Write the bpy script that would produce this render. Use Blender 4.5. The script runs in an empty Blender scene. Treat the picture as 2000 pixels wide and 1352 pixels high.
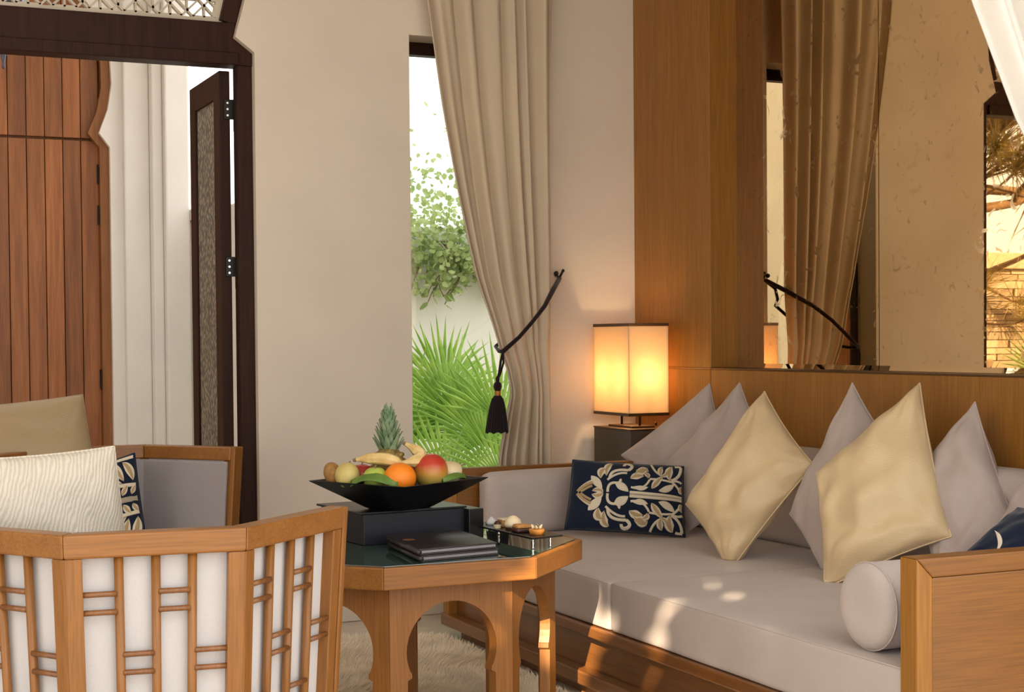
import bpy, bmesh, math, random
from mathutils import Vector, Matrix, noise
from mathutils.geometry import tessellate_polygon
random.seed(7)
S = bpy.context.scene
COL = S.collection
# ------------------------------------------------------------------ camera
yaw, pit, rol = (math.radians(a) for a in (24.33, 1.34, 0.478))
fw = Vector((math.sin(yaw)*math.cos(pit), math.cos(yaw)*math.cos(pit), -math.sin(pit)))
r0 = Vector((math.cos(yaw), -math.sin(yaw), 0)); d0 = fw.cross(r0)
rt = r0*math.cos(rol) + d0*math.sin(rol); dn = d0*math.cos(rol) - r0*math.sin(rol)
cam = bpy.data.objects.new('camera', bpy.data.cameras.new('camera')); COL.objects.link(cam)
cam.matrix_world = Matrix(((rt.x, -dn.x, -fw.x, 0), (rt.y, -dn.y, -fw.y, 0), (rt.z, -dn.z, -fw.z, 1.3), (0, 0, 0, 1)))
cam.data.sensor_width = 36; cam.data.lens = 3057/2000*36; cam.data.shift_y = 60/2000
cam.data.clip_start = 0.05
S.camera = cam
# ------------------------------------------------------------------ world, sun, exposure
W = bpy.data.worlds.new('sky'); S.world = W; W.use_nodes = True
W.node_tree.nodes['Background'].inputs[0].default_value = (1.0, 0.965, 0.91, 1)
W.node_tree.nodes['Background'].inputs[1].default_value = 1.25
sun = bpy.data.objects.new('sun', bpy.data.lights.new('sun', 'SUN')); COL.objects.link(sun)
sun.data.energy = 9.0; sun.data.angle = math.radians(0.22); sun.data.color = (1.0, 0.80, 0.55)
SUNDIR = Vector((0.50, 0.72, -0.42)).normalized()
sun.rotation_euler = SUNDIR.to_track_quat('-Z', 'Y').to_euler(); sun.location = (-6, -3, 6)
S.view_settings.view_transform = 'Standard'; S.view_settings.look = 'None'
S.view_settings.exposure = 1.1; S.view_settings.gamma = 1; S.view_settings.use_curve_mapping = False
try: S.cycles.max_bounces = 10; S.cycles.diffuse_bounces = 5; S.cycles.caustics_reflective = False; S.cycles.caustics_refractive = False
except Exception: pass

# ------------------------------------------------------------------ materials
MATS = {}
def new_mat(name):
    m = bpy.data.materials.new(name); m.use_nodes = True; MATS[name] = m
    nt = m.node_tree; return m, nt, nt.nodes['Principled BSDF']
def N(nt, t, **kw):
    n = nt.nodes.new(t)
    for k, v in kw.items():
        if k in n.inputs: n.inputs[k].default_value = v
        else: setattr(n, k, v)
    return n
def coords(nt, scale, kind='Object'):
    tc = N(nt, 'ShaderNodeTexCoord'); mp = N(nt, 'ShaderNodeMapping')
    nt.links.new(tc.outputs[kind], mp.inputs[0]); mp.inputs['Scale'].default_value = scale
    return mp.outputs[0]
def ramp(nt, fac, stops):
    r = N(nt, 'ShaderNodeValToRGB'); e = r.color_ramp.elements
    while len(e) < len(stops): e.new(0.5)
    for i, (p, c) in enumerate(stops): e[i].position = p; e[i].color = (*c, 1)
    nt.links.new(fac, r.inputs[0]); return r.outputs[0]
def bump(nt, b, fac, strength, dist=0.01):
    n = N(nt, 'ShaderNodeBump'); n.inputs['Strength'].default_value = strength; n.inputs['Distance'].default_value = dist
    nt.links.new(fac, n.inputs['Height']); nt.links.new(n.outputs[0], b.inputs['Normal'])
def plain(name, col, rough=0.5, metal=0.0, spec=0.5, var=0.0, vs=20, bmp=0.0, coat=0.0, sheen=0.0):
    m, nt, b = new_mat(name)
    b.inputs['Base Color'].default_value = (*col, 1); b.inputs['Roughness'].default_value = rough
    b.inputs['Metallic'].default_value = metal; b.inputs['Specular IOR Level'].default_value = spec
    b.inputs['Coat Weight'].default_value = coat; b.inputs['Sheen Weight'].default_value = sheen
    if var or bmp:
        n = N(nt, 'ShaderNodeTexNoise', Scale=1.0, Detail=5.0); nt.links.new(coords(nt, (vs,)*3), n.inputs['Vector'])
        if var:
            nt.links.new(ramp(nt, n.outputs['Fac'], [(0.3, tuple(c*(1-var) for c in col)), (0.7, tuple(min(1, c*(1+var)) for c in col))]), b.inputs['Base Color'])
        if bmp: bump(nt, b, n.outputs['Fac'], bmp)
    return m
def wood(name, c1, c2, axis='z', rough=0.35, coat=0.15, sc=1.0):
    m, nt, b = new_mat(name)
    s = {'x': (1.2, 26, 26), 'y': (26, 1.2, 26), 'z': (26, 26, 1.2)}[axis]
    s2 = {'x': (6, 180, 180), 'y': (180, 6, 180), 'z': (180, 180, 6)}[axis]
    n = N(nt, 'ShaderNodeTexNoise', Scale=1.0*sc, Detail=6.0, Distortion=0.6); nt.links.new(coords(nt, s), n.inputs['Vector'])
    n2 = N(nt, 'ShaderNodeTexNoise', Scale=1.0, Detail=2.0); nt.links.new(coords(nt, s2), n2.inputs['Vector'])
    c = ramp(nt, n.outputs['Fac'], [(0.32, c1), (0.68, c2)])
    g = ramp(nt, n2.outputs['Fac'], [(0.35, (0.78, 0.78, 0.78)), (0.6, (1, 1, 1))])
    mx = N(nt, 'ShaderNodeMix', data_type='RGBA', blend_type='MULTIPLY'); mx.inputs['Factor'].default_value = 1
    nt.links.new(c, mx.inputs['A']); nt.links.new(g, mx.inputs['B']); nt.links.new(mx.outputs['Result'], b.inputs['Base Color'])
    b.inputs['Roughness'].default_value = rough; b.inputs['Coat Weight'].default_value = coat; b.inputs['Coat Roughness'].default_value = 0.25
    bump(nt, b, n2.outputs['Fac'], 0.06, 0.004)
    return m
def fabric(name, col, col2=None, weave=420, rough=0.9, bmp=0.25, stretch=(1, 1, 1), sheen=0.2, spec=0.2):
    m, nt, b = new_mat(name); col2 = col2 or tuple(c*0.86 for c in col)
    n = N(nt, 'ShaderNodeTexNoise', Scale=1.0, Detail=2.0); nt.links.new(coords(nt, tuple(weave*s for s in stretch)), n.inputs['Vector'])
    n2 = N(nt, 'ShaderNodeTexNoise', Scale=5.0, Detail=3.0); nt.links.new(coords(nt, (1, 1, 1)), n2.inputs['Vector'])
    ad = N(nt, 'ShaderNodeMath', operation='MULTIPLY_ADD'); ad.inputs[1].default_value = 0.6
    nt.links.new(n.outputs['Fac'], ad.inputs[0])
    ml = N(nt, 'ShaderNodeMath', operation='MULTIPLY'); ml.inputs[1].default_value = 0.4
    nt.links.new(n2.outputs['Fac'], ml.inputs[0]); nt.links.new(ml.outputs[0], ad.inputs[2])
    nt.links.new(ramp(nt, ad.outputs[0], [(0.35, col2), (0.62, col)]), b.inputs['Base Color'])
    b.inputs['Roughness'].default_value = rough; b.inputs['Sheen Weight'].default_value = sheen; b.inputs['Specular IOR Level'].default_value = spec
    bump(nt, b, n.outputs['Fac'], bmp, 0.003)
    return m

plaster = plain('plaster', (0.74, 0.665, 0.575), 0.85, spec=0.2, var=0.035, vs=3, bmp=0.03)
ext_plaster = plain('exterior_plaster', (0.82, 0.80, 0.77), 0.9, spec=0.1, var=0.03, vs=4, bmp=0.04)
ceil_m = plain('ceiling_paint', (0.75, 0.71, 0.66), 0.9, spec=0.1)
amber = wood('amber_veneer', (0.30, 0.125, 0.016), (0.36, 0.155, 0.024), 'z', 0.45, 0.0)
amber_y = wood('amber_veneer_horizontal', (0.215, 0.085, 0.013), (0.26, 0.108, 0.018), 'y', 0.35, 0.15)
amber_x = wood('amber_veneer_cross', (0.205, 0.077, 0.009), (0.235, 0.091, 0.012), 'x', 0.35, 0.15)
base_w = wood('sofa_base_wood', (0.17, 0.062, 0.013), (0.23, 0.088, 0.02), 'y', 0.28, 0.3)
table_w = wood('table_wood', (0.235, 0.086, 0.013), (0.275, 0.105, 0.017), 'z', 0.5, 0.0)
table_wx = wood('table_wood_edge', (0.23, 0.083, 0.012), (0.27, 0.103, 0.016), 'x', 0.45, 0.0)
chair_w = wood('chair_wood', (0.25, 0.096, 0.017), (0.30, 0.121, 0.024), 'z', 0.42, 0.05)
chair_wx = wood('chair_rail_wood', (0.26, 0.100, 0.019), (0.315, 0.128, 0.027), 'x', 0.4, 0.1)
chair_dk = wood('rung_wood', (0.20, 0.075, 0.022), (0.25, 0.10, 0.03), 'z', 0.35, 0.2)
gate_w = [wood('gate_wood_%d' % i, tuple(c*k for c in (0.25, 0.085, 0.026)), tuple(c*k for c in (0.41, 0.15, 0.048)), 'z', 0.5, 0.0) for i, k in enumerate((1, 0.78, 1.16, 0.9))]
gate_fr = wood('gate_frame_wood', (0.24, 0.085, 0.02), (0.34, 0.13, 0.03), 'z', 0.45, 0.05)
dark_w = wood('dark_frame_wood', (0.026, 0.0085, 0.0045), (0.040, 0.014, 0.0075), 'z', 0.5, 0.0)
dark_w.node_tree.nodes['Principled BSDF'].inputs['Specular IOR Level'].default_value = 0.15
sofa_f = fabric('sofa_linen', (0.52, 0.455, 0.43), (0.44, 0.38, 0.355), 500, bmp=0.15)
pil_f = fabric('pillow_linen', (0.51, 0.435, 0.41), (0.43, 0.36, 0.335), 450, bmp=0.2)
def ripple(name, col, col2, scale, dirn=(1, 1, 1), rough=0.4, bmp=0.5, dist=3.0):
    m, nt, b = new_mat(name)
    w = N(nt, 'ShaderNodeTexWave', Scale=1.0, Distortion=dist, Detail=2.0); w.inputs['Detail Scale'].default_value = 0.8; w.bands_direction = 'DIAGONAL'
    nt.links.new(coords(nt, tuple(scale*d for d in dirn)), w.inputs['Vector'])
    n = N(nt, 'ShaderNodeTexNoise', Scale=260.0, Detail=1.0); nt.links.new(coords(nt, (1, 1, 1)), n.inputs['Vector'])
    ad = N(nt, 'ShaderNodeMath', operation='MULTIPLY_ADD'); ad.inputs[1].default_value = 0.45
    nt.links.new(n.outputs['Fac'], ad.inputs[0]); ml = N(nt, 'ShaderNodeMath', operation='MULTIPLY'); ml.inputs[1].default_value = 0.55
    nt.links.new(w.outputs['Fac'], ml.inputs[0]); nt.links.new(ml.outputs[0], ad.inputs[2])
    nt.links.new(ramp(nt, ad.outputs[0], [(0.2, col2), (0.7, col)]), b.inputs['Base Color'])
    b.inputs['Roughness'].default_value = rough; b.inputs['Specular IOR Level'].default_value = 0.5; b.inputs['Sheen Weight'].default_value = 0.1
    bump(nt, b, ad.outputs[0], bmp, 0.003); return m
gold_f = ripple('gold_satin', (0.72, 0.555, 0.335), (0.65, 0.49, 0.28), 150, (0.3, 0.3, 1.0), 0.36, 0.22, 6.0)
white_f = ripple('ivory_satin', (0.60, 0.555, 0.475), (0.46, 0.42, 0.35), 58, (1.0, 0.4, -0.35), 0.42, 0.5, 6.0)
tan_f = ripple('tan_satin', (0.40, 0.295, 0.165), (0.355, 0.26, 0.142), 110, (0.25, 0.2, 1.0), 0.5, 0.25, 5.0)
navy_fm = fabric('navy_velvet', (0.007, 0.014, 0.038), (0.004, 0.009, 0.024), 500, bmp=0.2, sheen=0.25)
cream_t = fabric('cream_thread', (0.80, 0.72, 0.58), (0.62, 0.53, 0.40), 600, bmp=0.4)
tan_t = fabric('tan_thread', (0.50, 0.37, 0.20), (0.38, 0.27, 0.14), 600, bmp=0.4)
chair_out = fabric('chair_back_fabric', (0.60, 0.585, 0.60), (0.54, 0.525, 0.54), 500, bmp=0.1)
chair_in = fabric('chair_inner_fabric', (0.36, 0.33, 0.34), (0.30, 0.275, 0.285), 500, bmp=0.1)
curt_f = fabric('curtain_linen', (0.78, 0.675, 0.53), (0.73, 0.625, 0.48), 350, bmp=0.1, stretch=(1, 1, 0.4))
_nt = curt_f.node_tree; _tr = N(_nt, 'ShaderNodeBsdfTranslucent'); _tr.inputs[0].default_value = (0.70, 0.58, 0.43, 1); _mx = N(_nt, 'ShaderNodeMixShader'); _mx.inputs[0].default_value = 0.28
_nt.links.new(_nt.nodes['Principled BSDF'].outputs[0], _mx.inputs[1]); _nt.links.new(_tr.outputs[0], _mx.inputs[2]); _nt.links.new(_mx.outputs[0], _nt.nodes['Material Output'].inputs[0])
drape_f = fabric('white_drape_fabric', (0.72, 0.70, 0.67), (0.67, 0.65, 0.62), 350, bmp=0.1)
cord_m = fabric('dark_cord', (0.022, 0.007, 0.010), (0.012, 0.004, 0.006), 300, bmp=0.5)
tass_m = fabric('tassel_thread', (0.010, 0.006, 0.008), (0.004, 0.003, 0.003), 300, bmp=0.6, stretch=(1, 1, 0.1))
black_w = plain('black_lacquer', (0.006, 0.006, 0.007), 0.32, coat=0.0, spec=0.4)
stand_m = plain('blue_black_stand', (0.006, 0.007, 0.014), 0.45, spec=0.35)
leather = plain('black_leather', (0.020, 0.016, 0.018), 0.36, var=0.2, vs=300, bmp=0.1)
paper = plain('pages', (0.24, 0.22, 0.25), 0.7)
chrome = plain('chrome', (0.75, 0.72, 0.68), 0.12, 1.0)
blackmet = plain('black_iron', (0.015, 0.014, 0.013), 0.4, 0.6)
bronze = plain('bronze_trim', (0.10, 0.05, 0.02), 0.35, 0.5)
brass = plain('brass_ring', (0.35, 0.15, 0.025), 0.4, 0.4)
taupe = plain('taupe_leather', (0.075, 0.055, 0.042), 0.5, var=0.1, vs=200)
stone_fl = plain('stone_floor', (0.66, 0.60, 0.52), 0.4, var=0.12, vs=6)
fur_m = plain('fur', (0.78, 0.68, 0.53), 0.95, var=0.16, vs=9, spec=0.1)
soil = plain('garden_soil', (0.30, 0.24, 0.17), 0.95, var=0.2, vs=4, bmp=0.3)
def leafmat(name, c1, c2, trans=0.35, vs=8):
    m, nt, b = new_mat(name)
    n = N(nt, 'ShaderNodeTexNoise', Scale=1.0, Detail=2.0); nt.links.new(coords(nt, (vs,)*3), n.inputs['Vector'])
    c = ramp(nt, n.outputs['Fac'], [(0.35, c1), (0.65, c2)]); nt.links.new(c, b.inputs['Base Color'])
    b.inputs['Roughness'].default_value = 0.5
    tr = N(nt, 'ShaderNodeBsdfTranslucent'); nt.links.new(c, tr.inputs[0])
    mx = N(nt, 'ShaderNodeMixShader'); mx.inputs[0].default_value = trans
    nt.links.new(b.outputs[0], mx.inputs[1]); nt.links.new(tr.outputs[0], mx.inputs[2])
    nt.links.new(mx.outputs[0], nt.nodes['Material Output'].inputs[0]); return m
palm_l = leafmat('palm_leaf', (0.20, 0.40, 0.045), (0.38, 0.58, 0.10))
vine_l = leafmat('vine_leaf', (0.26, 0.38, 0.12), (0.52, 0.60, 0.28))
needle_m = leafmat('dry_needles', (0.24, 0.19, 0.07), (0.40, 0.33, 0.13))
tree_l = leafmat('tree_leaf', (0.06, 0.13, 0.03), (0.15, 0.25, 0.07), 0.15)
bark = plain('bark', (0.20, 0.13, 0.07), 0.9, var=0.3, vs=20, bmp=0.4)
stem_m = plain('vine_stem', (0.20, 0.14, 0.08), 0.8)
ledge_stone = [plain('ledge_stone_%d' % i, c, 0.85, var=0.15, vs=12, bmp=0.3) for i, c in enumerate(((0.36, 0.28, 0.19), (0.30, 0.235, 0.16), (0.42, 0.34, 0.24)))]
# glass
def glassmat(name, tint, rough=0.0):
    m, nt, b = new_mat(name)
    b.inputs['Base Color'].default_value = (*tint, 1); b.inputs['Transmission Weight'].default_value = 1.0
    b.inputs['Roughness'].default_value = rough; b.inputs['IOR'].default_value = 1.45
    return m
def thin_pane(name, tint, fres=1.45):
    m = bpy.data.materials.new(name); m.use_nodes = True; nt = m.node_tree; nt.nodes.clear()
    o = N(nt, 'ShaderNodeOutputMaterial'); t = N(nt, 'ShaderNodeBsdfTransparent'); g = N(nt, 'ShaderNodeBsdfGlossy')
    t.inputs[0].default_value = (*tint, 1); g.inputs['Roughness'].default_value = 0.0
    f = N(nt, 'ShaderNodeFresnel'); f.inputs[0].default_value = fres; mx = N(nt, 'ShaderNodeMixShader')
    nt.links.new(f.outputs[0], mx.inputs[0]); nt.links.new(t.outputs[0], mx.inputs[1]); nt.links.new(g.outputs[0], mx.inputs[2])
    nt.links.new(mx.outputs[0], o.inputs[0]); return m
win_glass = thin_pane('window_glass', (0.95, 0.97, 0.96))
def make_tabletop():
    m, nt, b = new_mat('tabletop_glass')
    b.inputs['Base Color'].default_value = (0.020, 0.050, 0.040, 1); b.inputs['Roughness'].default_value = 0.02
    b.inputs['Specular IOR Level'].default_value = 1.0; b.inputs['IOR'].default_value = 2.1; return m
top_glass = make_tabletop()
def make_mirror():
    m, nt, b = new_mat('antique_mirror')
    b.inputs['Metallic'].default_value = 1.0
    n = N(nt, 'ShaderNodeTexNoise', Scale=1.6, Detail=4.0); nt.links.new(coords(nt, (1, 1, 1)), n.inputs['Vector'])
    n2 = N(nt, 'ShaderNodeTexNoise', Scale=16.0, Detail=6.0, Distortion=1.2); nt.links.new(coords(nt, (1, 1, 1)), n2.inputs['Vector'])
    c = ramp(nt, n.outputs['Fac'], [(0.3, (0.61, 0.42, 0.225)), (0.7, (0.73, 0.53, 0.31))])
    fx = ramp(nt, n2.outputs['Fac'], [(0.30, (0.60, 0.60, 0.60)), (0.36, (1, 1, 1)), (0.62, (1, 1, 1)), (0.68, (0.88, 0.85, 0.80))])
    mx = N(nt, 'ShaderNodeMix', data_type='RGBA', blend_type='MULTIPLY'); mx.inputs['Factor'].default_value = 0.75
    nt.links.new(c, mx.inputs['A']); nt.links.new(fx, mx.inputs['B']); nt.links.new(mx.outputs['Result'], b.inputs['Base Color'])
    rr = ramp(nt, n2.outputs['Fac'], [(0.33, (0.10,)*3), (0.40, (0.012,)*3), (0.60, (0.012,)*3), (0.70, (0.05,)*3)])
    nt.links.new(rr, b.inputs['Roughness']); return m
mirror_m = make_mirror()
def make_shade():
    m = bpy.data.materials.new('lamp_shade_parchment'); m.use_nodes = True; nt = m.node_tree; nt.nodes.clear()
    o = N(nt, 'ShaderNodeOutputMaterial'); d = N(nt, 'ShaderNodeBsdfDiffuse'); t = N(nt, 'ShaderNodeBsdfTranslucent')
    g = N(nt, 'ShaderNodeBsdfGlossy'); g.inputs['Roughness'].default_value = 0.15
    d.inputs[0].default_value = (0.86, 0.74, 0.55, 1); t.inputs[0].default_value = (0.93, 0.76, 0.50, 1)
    a = N(nt, 'ShaderNodeMixShader'); a.inputs[0].default_value = 0.55
    b = N(nt, 'ShaderNodeMixShader'); b.inputs[0].default_value = 0.05
    nt.links.new(d.outputs[0], a.inputs[1]); nt.links.new(t.outputs[0], a.inputs[2])
    nt.links.new(a.outputs[0], b.inputs[1]); nt.links.new(g.outputs[0], b.inputs[2]); nt.links.new(b.outputs[0], o.inputs[0]); return m
shade_m = make_shade()
def emit(name, col, st):
    m, nt, b = new_mat(name); b.inputs['Base Color'].default_value = (*col, 1)
    b.inputs['Emission Color'].default_value = (*col, 1); b.inputs['Emission Strength'].default_value = st; return m
bulb_m = emit('bulb_glow', (1.0, 0.66, 0.30), 5)
def make_mesh_panel():
    m, nt, b = new_mat('woven_screen')
    w = N(nt, 'ShaderNodeTexWave', Scale=45.0, Distortion=1.5); w.bands_direction = 'Z'; nt.links.new(coords(nt, (1, 1, 1)), w.inputs['Vector'])
    v = N(nt, 'ShaderNodeTexVoronoi', Scale=1.0); nt.links.new(coords(nt, (1, 60, 40)), v.inputs['Vector'])
    nt.links.new(ramp(nt, v.outputs['Distance'], [(0.2, (0.34, 0.29, 0.22)), (0.6, (0.12, 0.10, 0.075))]), b.inputs['Base Color'])
    b.inputs['Roughness'].default_value = 0.7; bump(nt, b, v.outputs['Distance'], 0.5, 0.01); return m
screen_m = make_mesh_panel()

# ------------------------------------------------------------------ mesh helpers
class MB:
    def __init__(s): s.v = []; s.f = []
    def add(s, vs, fs):
        k = len(s.v); s.v += [tuple(v) for v in vs]; s.f += [tuple(i+k for i in f) for f in fs]; return s
    def box(s, x0, x1, y0, y1, z0, z1):
        return s.add([(x, y, z) for z in (z0, z1) for y in (y0, y1) for x in (x0, x1)],
                     [(0, 2, 3, 1), (4, 5, 7, 6), (0, 1, 5, 4), (2, 6, 7, 3), (0, 4, 6, 2), (1, 3, 7, 5)])
    def hexa(s, bot, top):   # two 4-corner loops
        return s.add(list(bot)+list(top), [(3, 2, 1, 0), (4, 5, 6, 7)]+[(i, (i+1) % 4, 4+(i+1) % 4, 4+i) for i in range(4)])
    def prism(s, pts, fn0, fn1, holes=()):   # extruded 2d polygon with holes; fn maps (a,b)->3d
        loops = [list(pts)]+[list(h) for h in holes]
        flat = [p for l in loops for p in l]; n = len(flat)
        tris = tessellate_polygon([[Vector((a, b, 0)) for a, b in l] for l in loops])
        vs = [fn0(a, b) for a, b in flat]+[fn1(a, b) for a, b in flat]
        fs = [tuple(t) for t in tris]+[tuple(i+n for i in reversed(t)) for t in tris]
        k = 0
        for l in loops:
            m = len(l); fs += [(k+i, k+(i+1) % m, n+k+(i+1) % m, n+k+i) for i in range(m)]; k += m
        return s.add(vs, fs)
    def tube(s, pts, rad, seg=8, cap=True):
        pts = [Vector(p) for p in pts]; n = len(pts); rads = rad if isinstance(rad, (list, tuple)) else [rad]*n
        vs = []; prev = None
        for i, p in enumerate(pts):
            t = (pts[min(i+1, n-1)]-pts[max(i-1, 0)]); t = t.normalized() if t.length > 1e-9 else Vector((0, 0, 1))
            if prev is None: a = t.orthogonal().normalized()
            else:
                a = prev - t*prev.dot(t); a = a.normalized() if a.length > 1e-6 else t.orthogonal().normalized()
            prev = a; b = t.cross(a)
            for k in range(seg):
                an = 2*math.pi*k/seg; vs.append(p+(a*math.cos(an)+b*math.sin(an))*rads[i])
        fs = [(i*seg+k, i*seg+(k+1) % seg, (i+1)*seg+(k+1) % seg, (i+1)*seg+k) for i in range(n-1) for k in range(seg)]
        if cap: fs += [tuple(reversed(range(seg))), tuple(range((n-1)*seg, n*seg))]
        return s.add(vs, fs)
    def lathe(s, prof, c=(0, 0, 0), ax=(0, 0, 1), seg=24):
        ax = Vector(ax).normalized(); a = ax.orthogonal().normalized(); b = ax.cross(a); c = Vector(c); n = len(prof)
        vs = [c+ax*h+(a*math.cos(2*math.pi*k/seg)+b*math.sin(2*math.pi*k/seg))*r for r, h in prof for k in range(seg)]
        fs = [(i*seg+k, i*seg+(k+1) % seg, (i+1)*seg+(k+1) % seg, (i+1)*seg+k) for i in range(n-1) for k in range(seg)]
        fs += [tuple(reversed(range(seg))), tuple(range((n-1)*seg, n*seg))]
        return s.add(vs, fs)
    def grid(s, fn, nu, nv, closed=False):
        vs = [fn(i/(nu-1), j/(nv-1)) for j in range(nv) for i in range(nu)]
        return s.add(vs, [(j*nu+i, j*nu+i+1, (j+1)*nu+i+1, (j+1)*nu+i) for j in range(nv-1) for i in range(nu-1)])
def obj(name, mb, mat, parent=None, smooth=False, bevel=0, seg=2, solid=0):
    me = bpy.data.meshes.new(name); me.from_pydata([tuple(v) for v in mb.v], [], mb.f); me.validate(); me.update()
    b = bmesh.new(); b.from_mesh(me); bmesh.ops.recalc_face_normals(b, faces=b.faces); b.to_mesh(me); b.free()
    me.materials.append(mat)
    if smooth:
        for p in me.polygons: p.use_smooth = True
    o = bpy.data.objects.new(name, me); COL.objects.link(o)
    if parent is not None:
        o.parent = parent
        if parent.get('built_in_world'): o.matrix_parent_inverse = Matrix.Translation(-parent.location)
    if bevel:
        m = o.modifiers.new('bevel', 'BEVEL'); m.width = bevel; m.segments = seg; m.limit_method = 'ANGLE'; m.angle_limit = math.radians(40)
    if solid:
        m = o.modifiers.new('solid', 'SOLIDIFY'); m.thickness = solid; m.offset = 0
    return o
def tag(o, label, cat, group=None, kind=None):
    o['label'] = label; o['category'] = cat
    if group: o['group'] = group
    if kind: o['kind'] = kind
    return o
def thing(name, label, cat, loc=(0, 0, 0), rotz=0, group=None, world=True):
    o = bpy.data.objects.new(name, None); COL.objects.link(o); o.location = loc; o.rotation_euler = (0, 0, rotz)
    o.empty_display_size = 0.05
    if world: o['built_in_world'] = 1
    return tag(o, label, cat, group)
def struct(name, mb, mat, label=None, cat=None, parent=None, **kw):
    o = obj(name, mb, mat, parent, **kw)
    if parent is None:
        o['kind'] = 'structure'
        if label: o['label'] = label; o['category'] = cat
    return o
def copy_tree(o, parent=None):
    c = o.copy(); COL.objects.link(c)
    if parent is not None: c.parent = parent
    for ch in list(o.children): copy_tree(ch, c)
    return c
def rbox(x0, x1, y0, y1, z0, z1, rad, puff=0.0, n=14, wob=0.0):
    """soft upholstered block: rounded edges and a slightly crowned top"""
    b = bmesh.new(); bmesh.ops.create_cube(b, size=2.0)
    bmesh.ops.subdivide_edges(b, edges=b.edges[:], cuts=n, use_grid_fill=True)
    c = Vector(((x0+x1)/2, (y0+y1)/2, (z0+z1)/2)); h = Vector(((x1-x0)/2, (y1-y0)/2, (z1-z0)/2))
    for v in b.verts:
        q = [0, 0, 0]
        for i in range(3):   # put more rings near the edges
            a = v.co[i]; q[i] = math.copysign(1-(1-abs(a))**1.7, a)*h[i]
        inn = Vector([max(-(h[i]-rad), min(h[i]-rad, q[i])) for i in range(3)])
        d = Vector(q)-inn
        p = inn+d.normalized()*rad
        u = [1-(p[i]/h[i])**2 for i in range(3)]
        if puff:
            p.z += math.copysign(puff*max(0, u[0])**.5*max(0, u[1])**.5*abs(p.z/h.z), p.z) if p.z > 0 else 0
        if wob: p += Vector((0, 0, 1))*wob*noise.noise((p+c)*3.0)
        v.co = p+c
    m = MB(); b.verts.ensure_lookup_table(); m.v = [tuple(v.co) for v in b.verts]; m.f = [tuple(v.index for v in f.verts) for f in b.faces]; b.free()
    return m
def arc(cx, cz, r, a0, a1, n):
    return [(cx+r*math.cos(math.radians(a0+(a1-a0)*i/n)), cz+r*math.sin(math.radians(a0+(a1-a0)*i/n))) for i in range(n+1)]
XZ = lambda y: (lambda a, b: (a, y, b))

# ------------------------------------------------------------------ the room
YW, YB = 6.9, 7.12            # face and back of the window wall
XP, XM = 3.798, 3.944         # wood panelling and mirror planes of the sofa wall
CEIL = 4.15
def moor(cx, hw, tip, zs, zt, cz, n=20, inset=0.0, z0=0.0):
    """horseshoe opening outline, from the floor: jamb, shoulder notch, round head"""
    hw -= inset; r = math.hypot(tip, zt-cz)-inset; a = math.degrees(math.asin((zt-cz)/r)); 
    head = arc(cx, cz, r, a, 180-a, n)
    return [(cx-hw, z0), (cx+hw, z0), (cx+hw, zs)]+head+[(cx-hw, zs)]
DOOR = moor(0.90, 0.965, 0.878, 2.60, 2.665, 3.0)
WX0, WX1, WZ0, WZ1 = 2.606, 3.30, 0.10, 2.733
w = MB().prism([(-2.4, -0.0), (XM+0.3, -0.0), (XM+0.3, CEIL), (-2.4, CEIL)], XZ(YW), XZ(YB),
               [[(a, max(b, 0.002)) for a, b in DOOR], [(WX0, WZ0), (WX1, WZ0), (WX1, WZ1), (WX0, WZ1)]])
struct('wall_back', w, plaster, bevel=0.006)
struct('wall_right', MB().box(XM+0.012, XM+0.25, 2.2, YB, 0, CEIL), plaster)
struct('floor', MB().box(-2.4, XM+0.25, -5.0, 13, -0.12, 0), stone_fl)
struct('ceiling', MB().box(-2.4, XM+0.25, 1.4, YB, CEIL, CEIL+0.2), ceil_m)
# left wall with the opening that lets the low sun in
struct('sun_block_parapet', MB().box(-2.4, XM+0.25, YB-0.45, YB, CEIL+0.2, CEIL+1.5), ext_plaster, 'unseen white parapet added on the roof edge to shade the courtyard', 'parapet')  # out of view, added to keep sun off the gate and pilasters
struct('wall_left', MB().prism([(0.9, 0), (YB, 0), (YB, CEIL), (0.9, CEIL)], lambda a, b: (-2.4, a, b), lambda a, b: (-2.2, a, b),
       [[(a, max(b, 0.002)) for a, b in moor(2.50, 1.32, 1.25, 2.05, 2.15, 2.42)]]), plaster)
struct('garden_ground', MB().box(-14, 14, -8, 22, -0.3, -0.125), soil, 'sandy garden ground around the pavilion', 'ground')

# window
wn = struct('window_1', MB().box(WX0, WX1, YW+0.20, YW+0.205, WZ0+0.02, WZ1-0.02), win_glass, 'tall narrow clear window pane beside the draped curtain', 'window')
ff = MB().box(WX0, WX0+0.012, YW+0.16, YB, WZ0, WZ1); ff.box(WX1-0.055, WX1, YW+0.16, YB, WZ0, WZ1)
ff.box(WX0, WX1, YW+0.16, YB, WZ0, WZ0+0.06); ff.box(WX0, WX1, YW+0.16, YB, WZ1-0.06, WZ1)
struct('window_frame', ff, dark_w, parent=wn)

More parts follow.
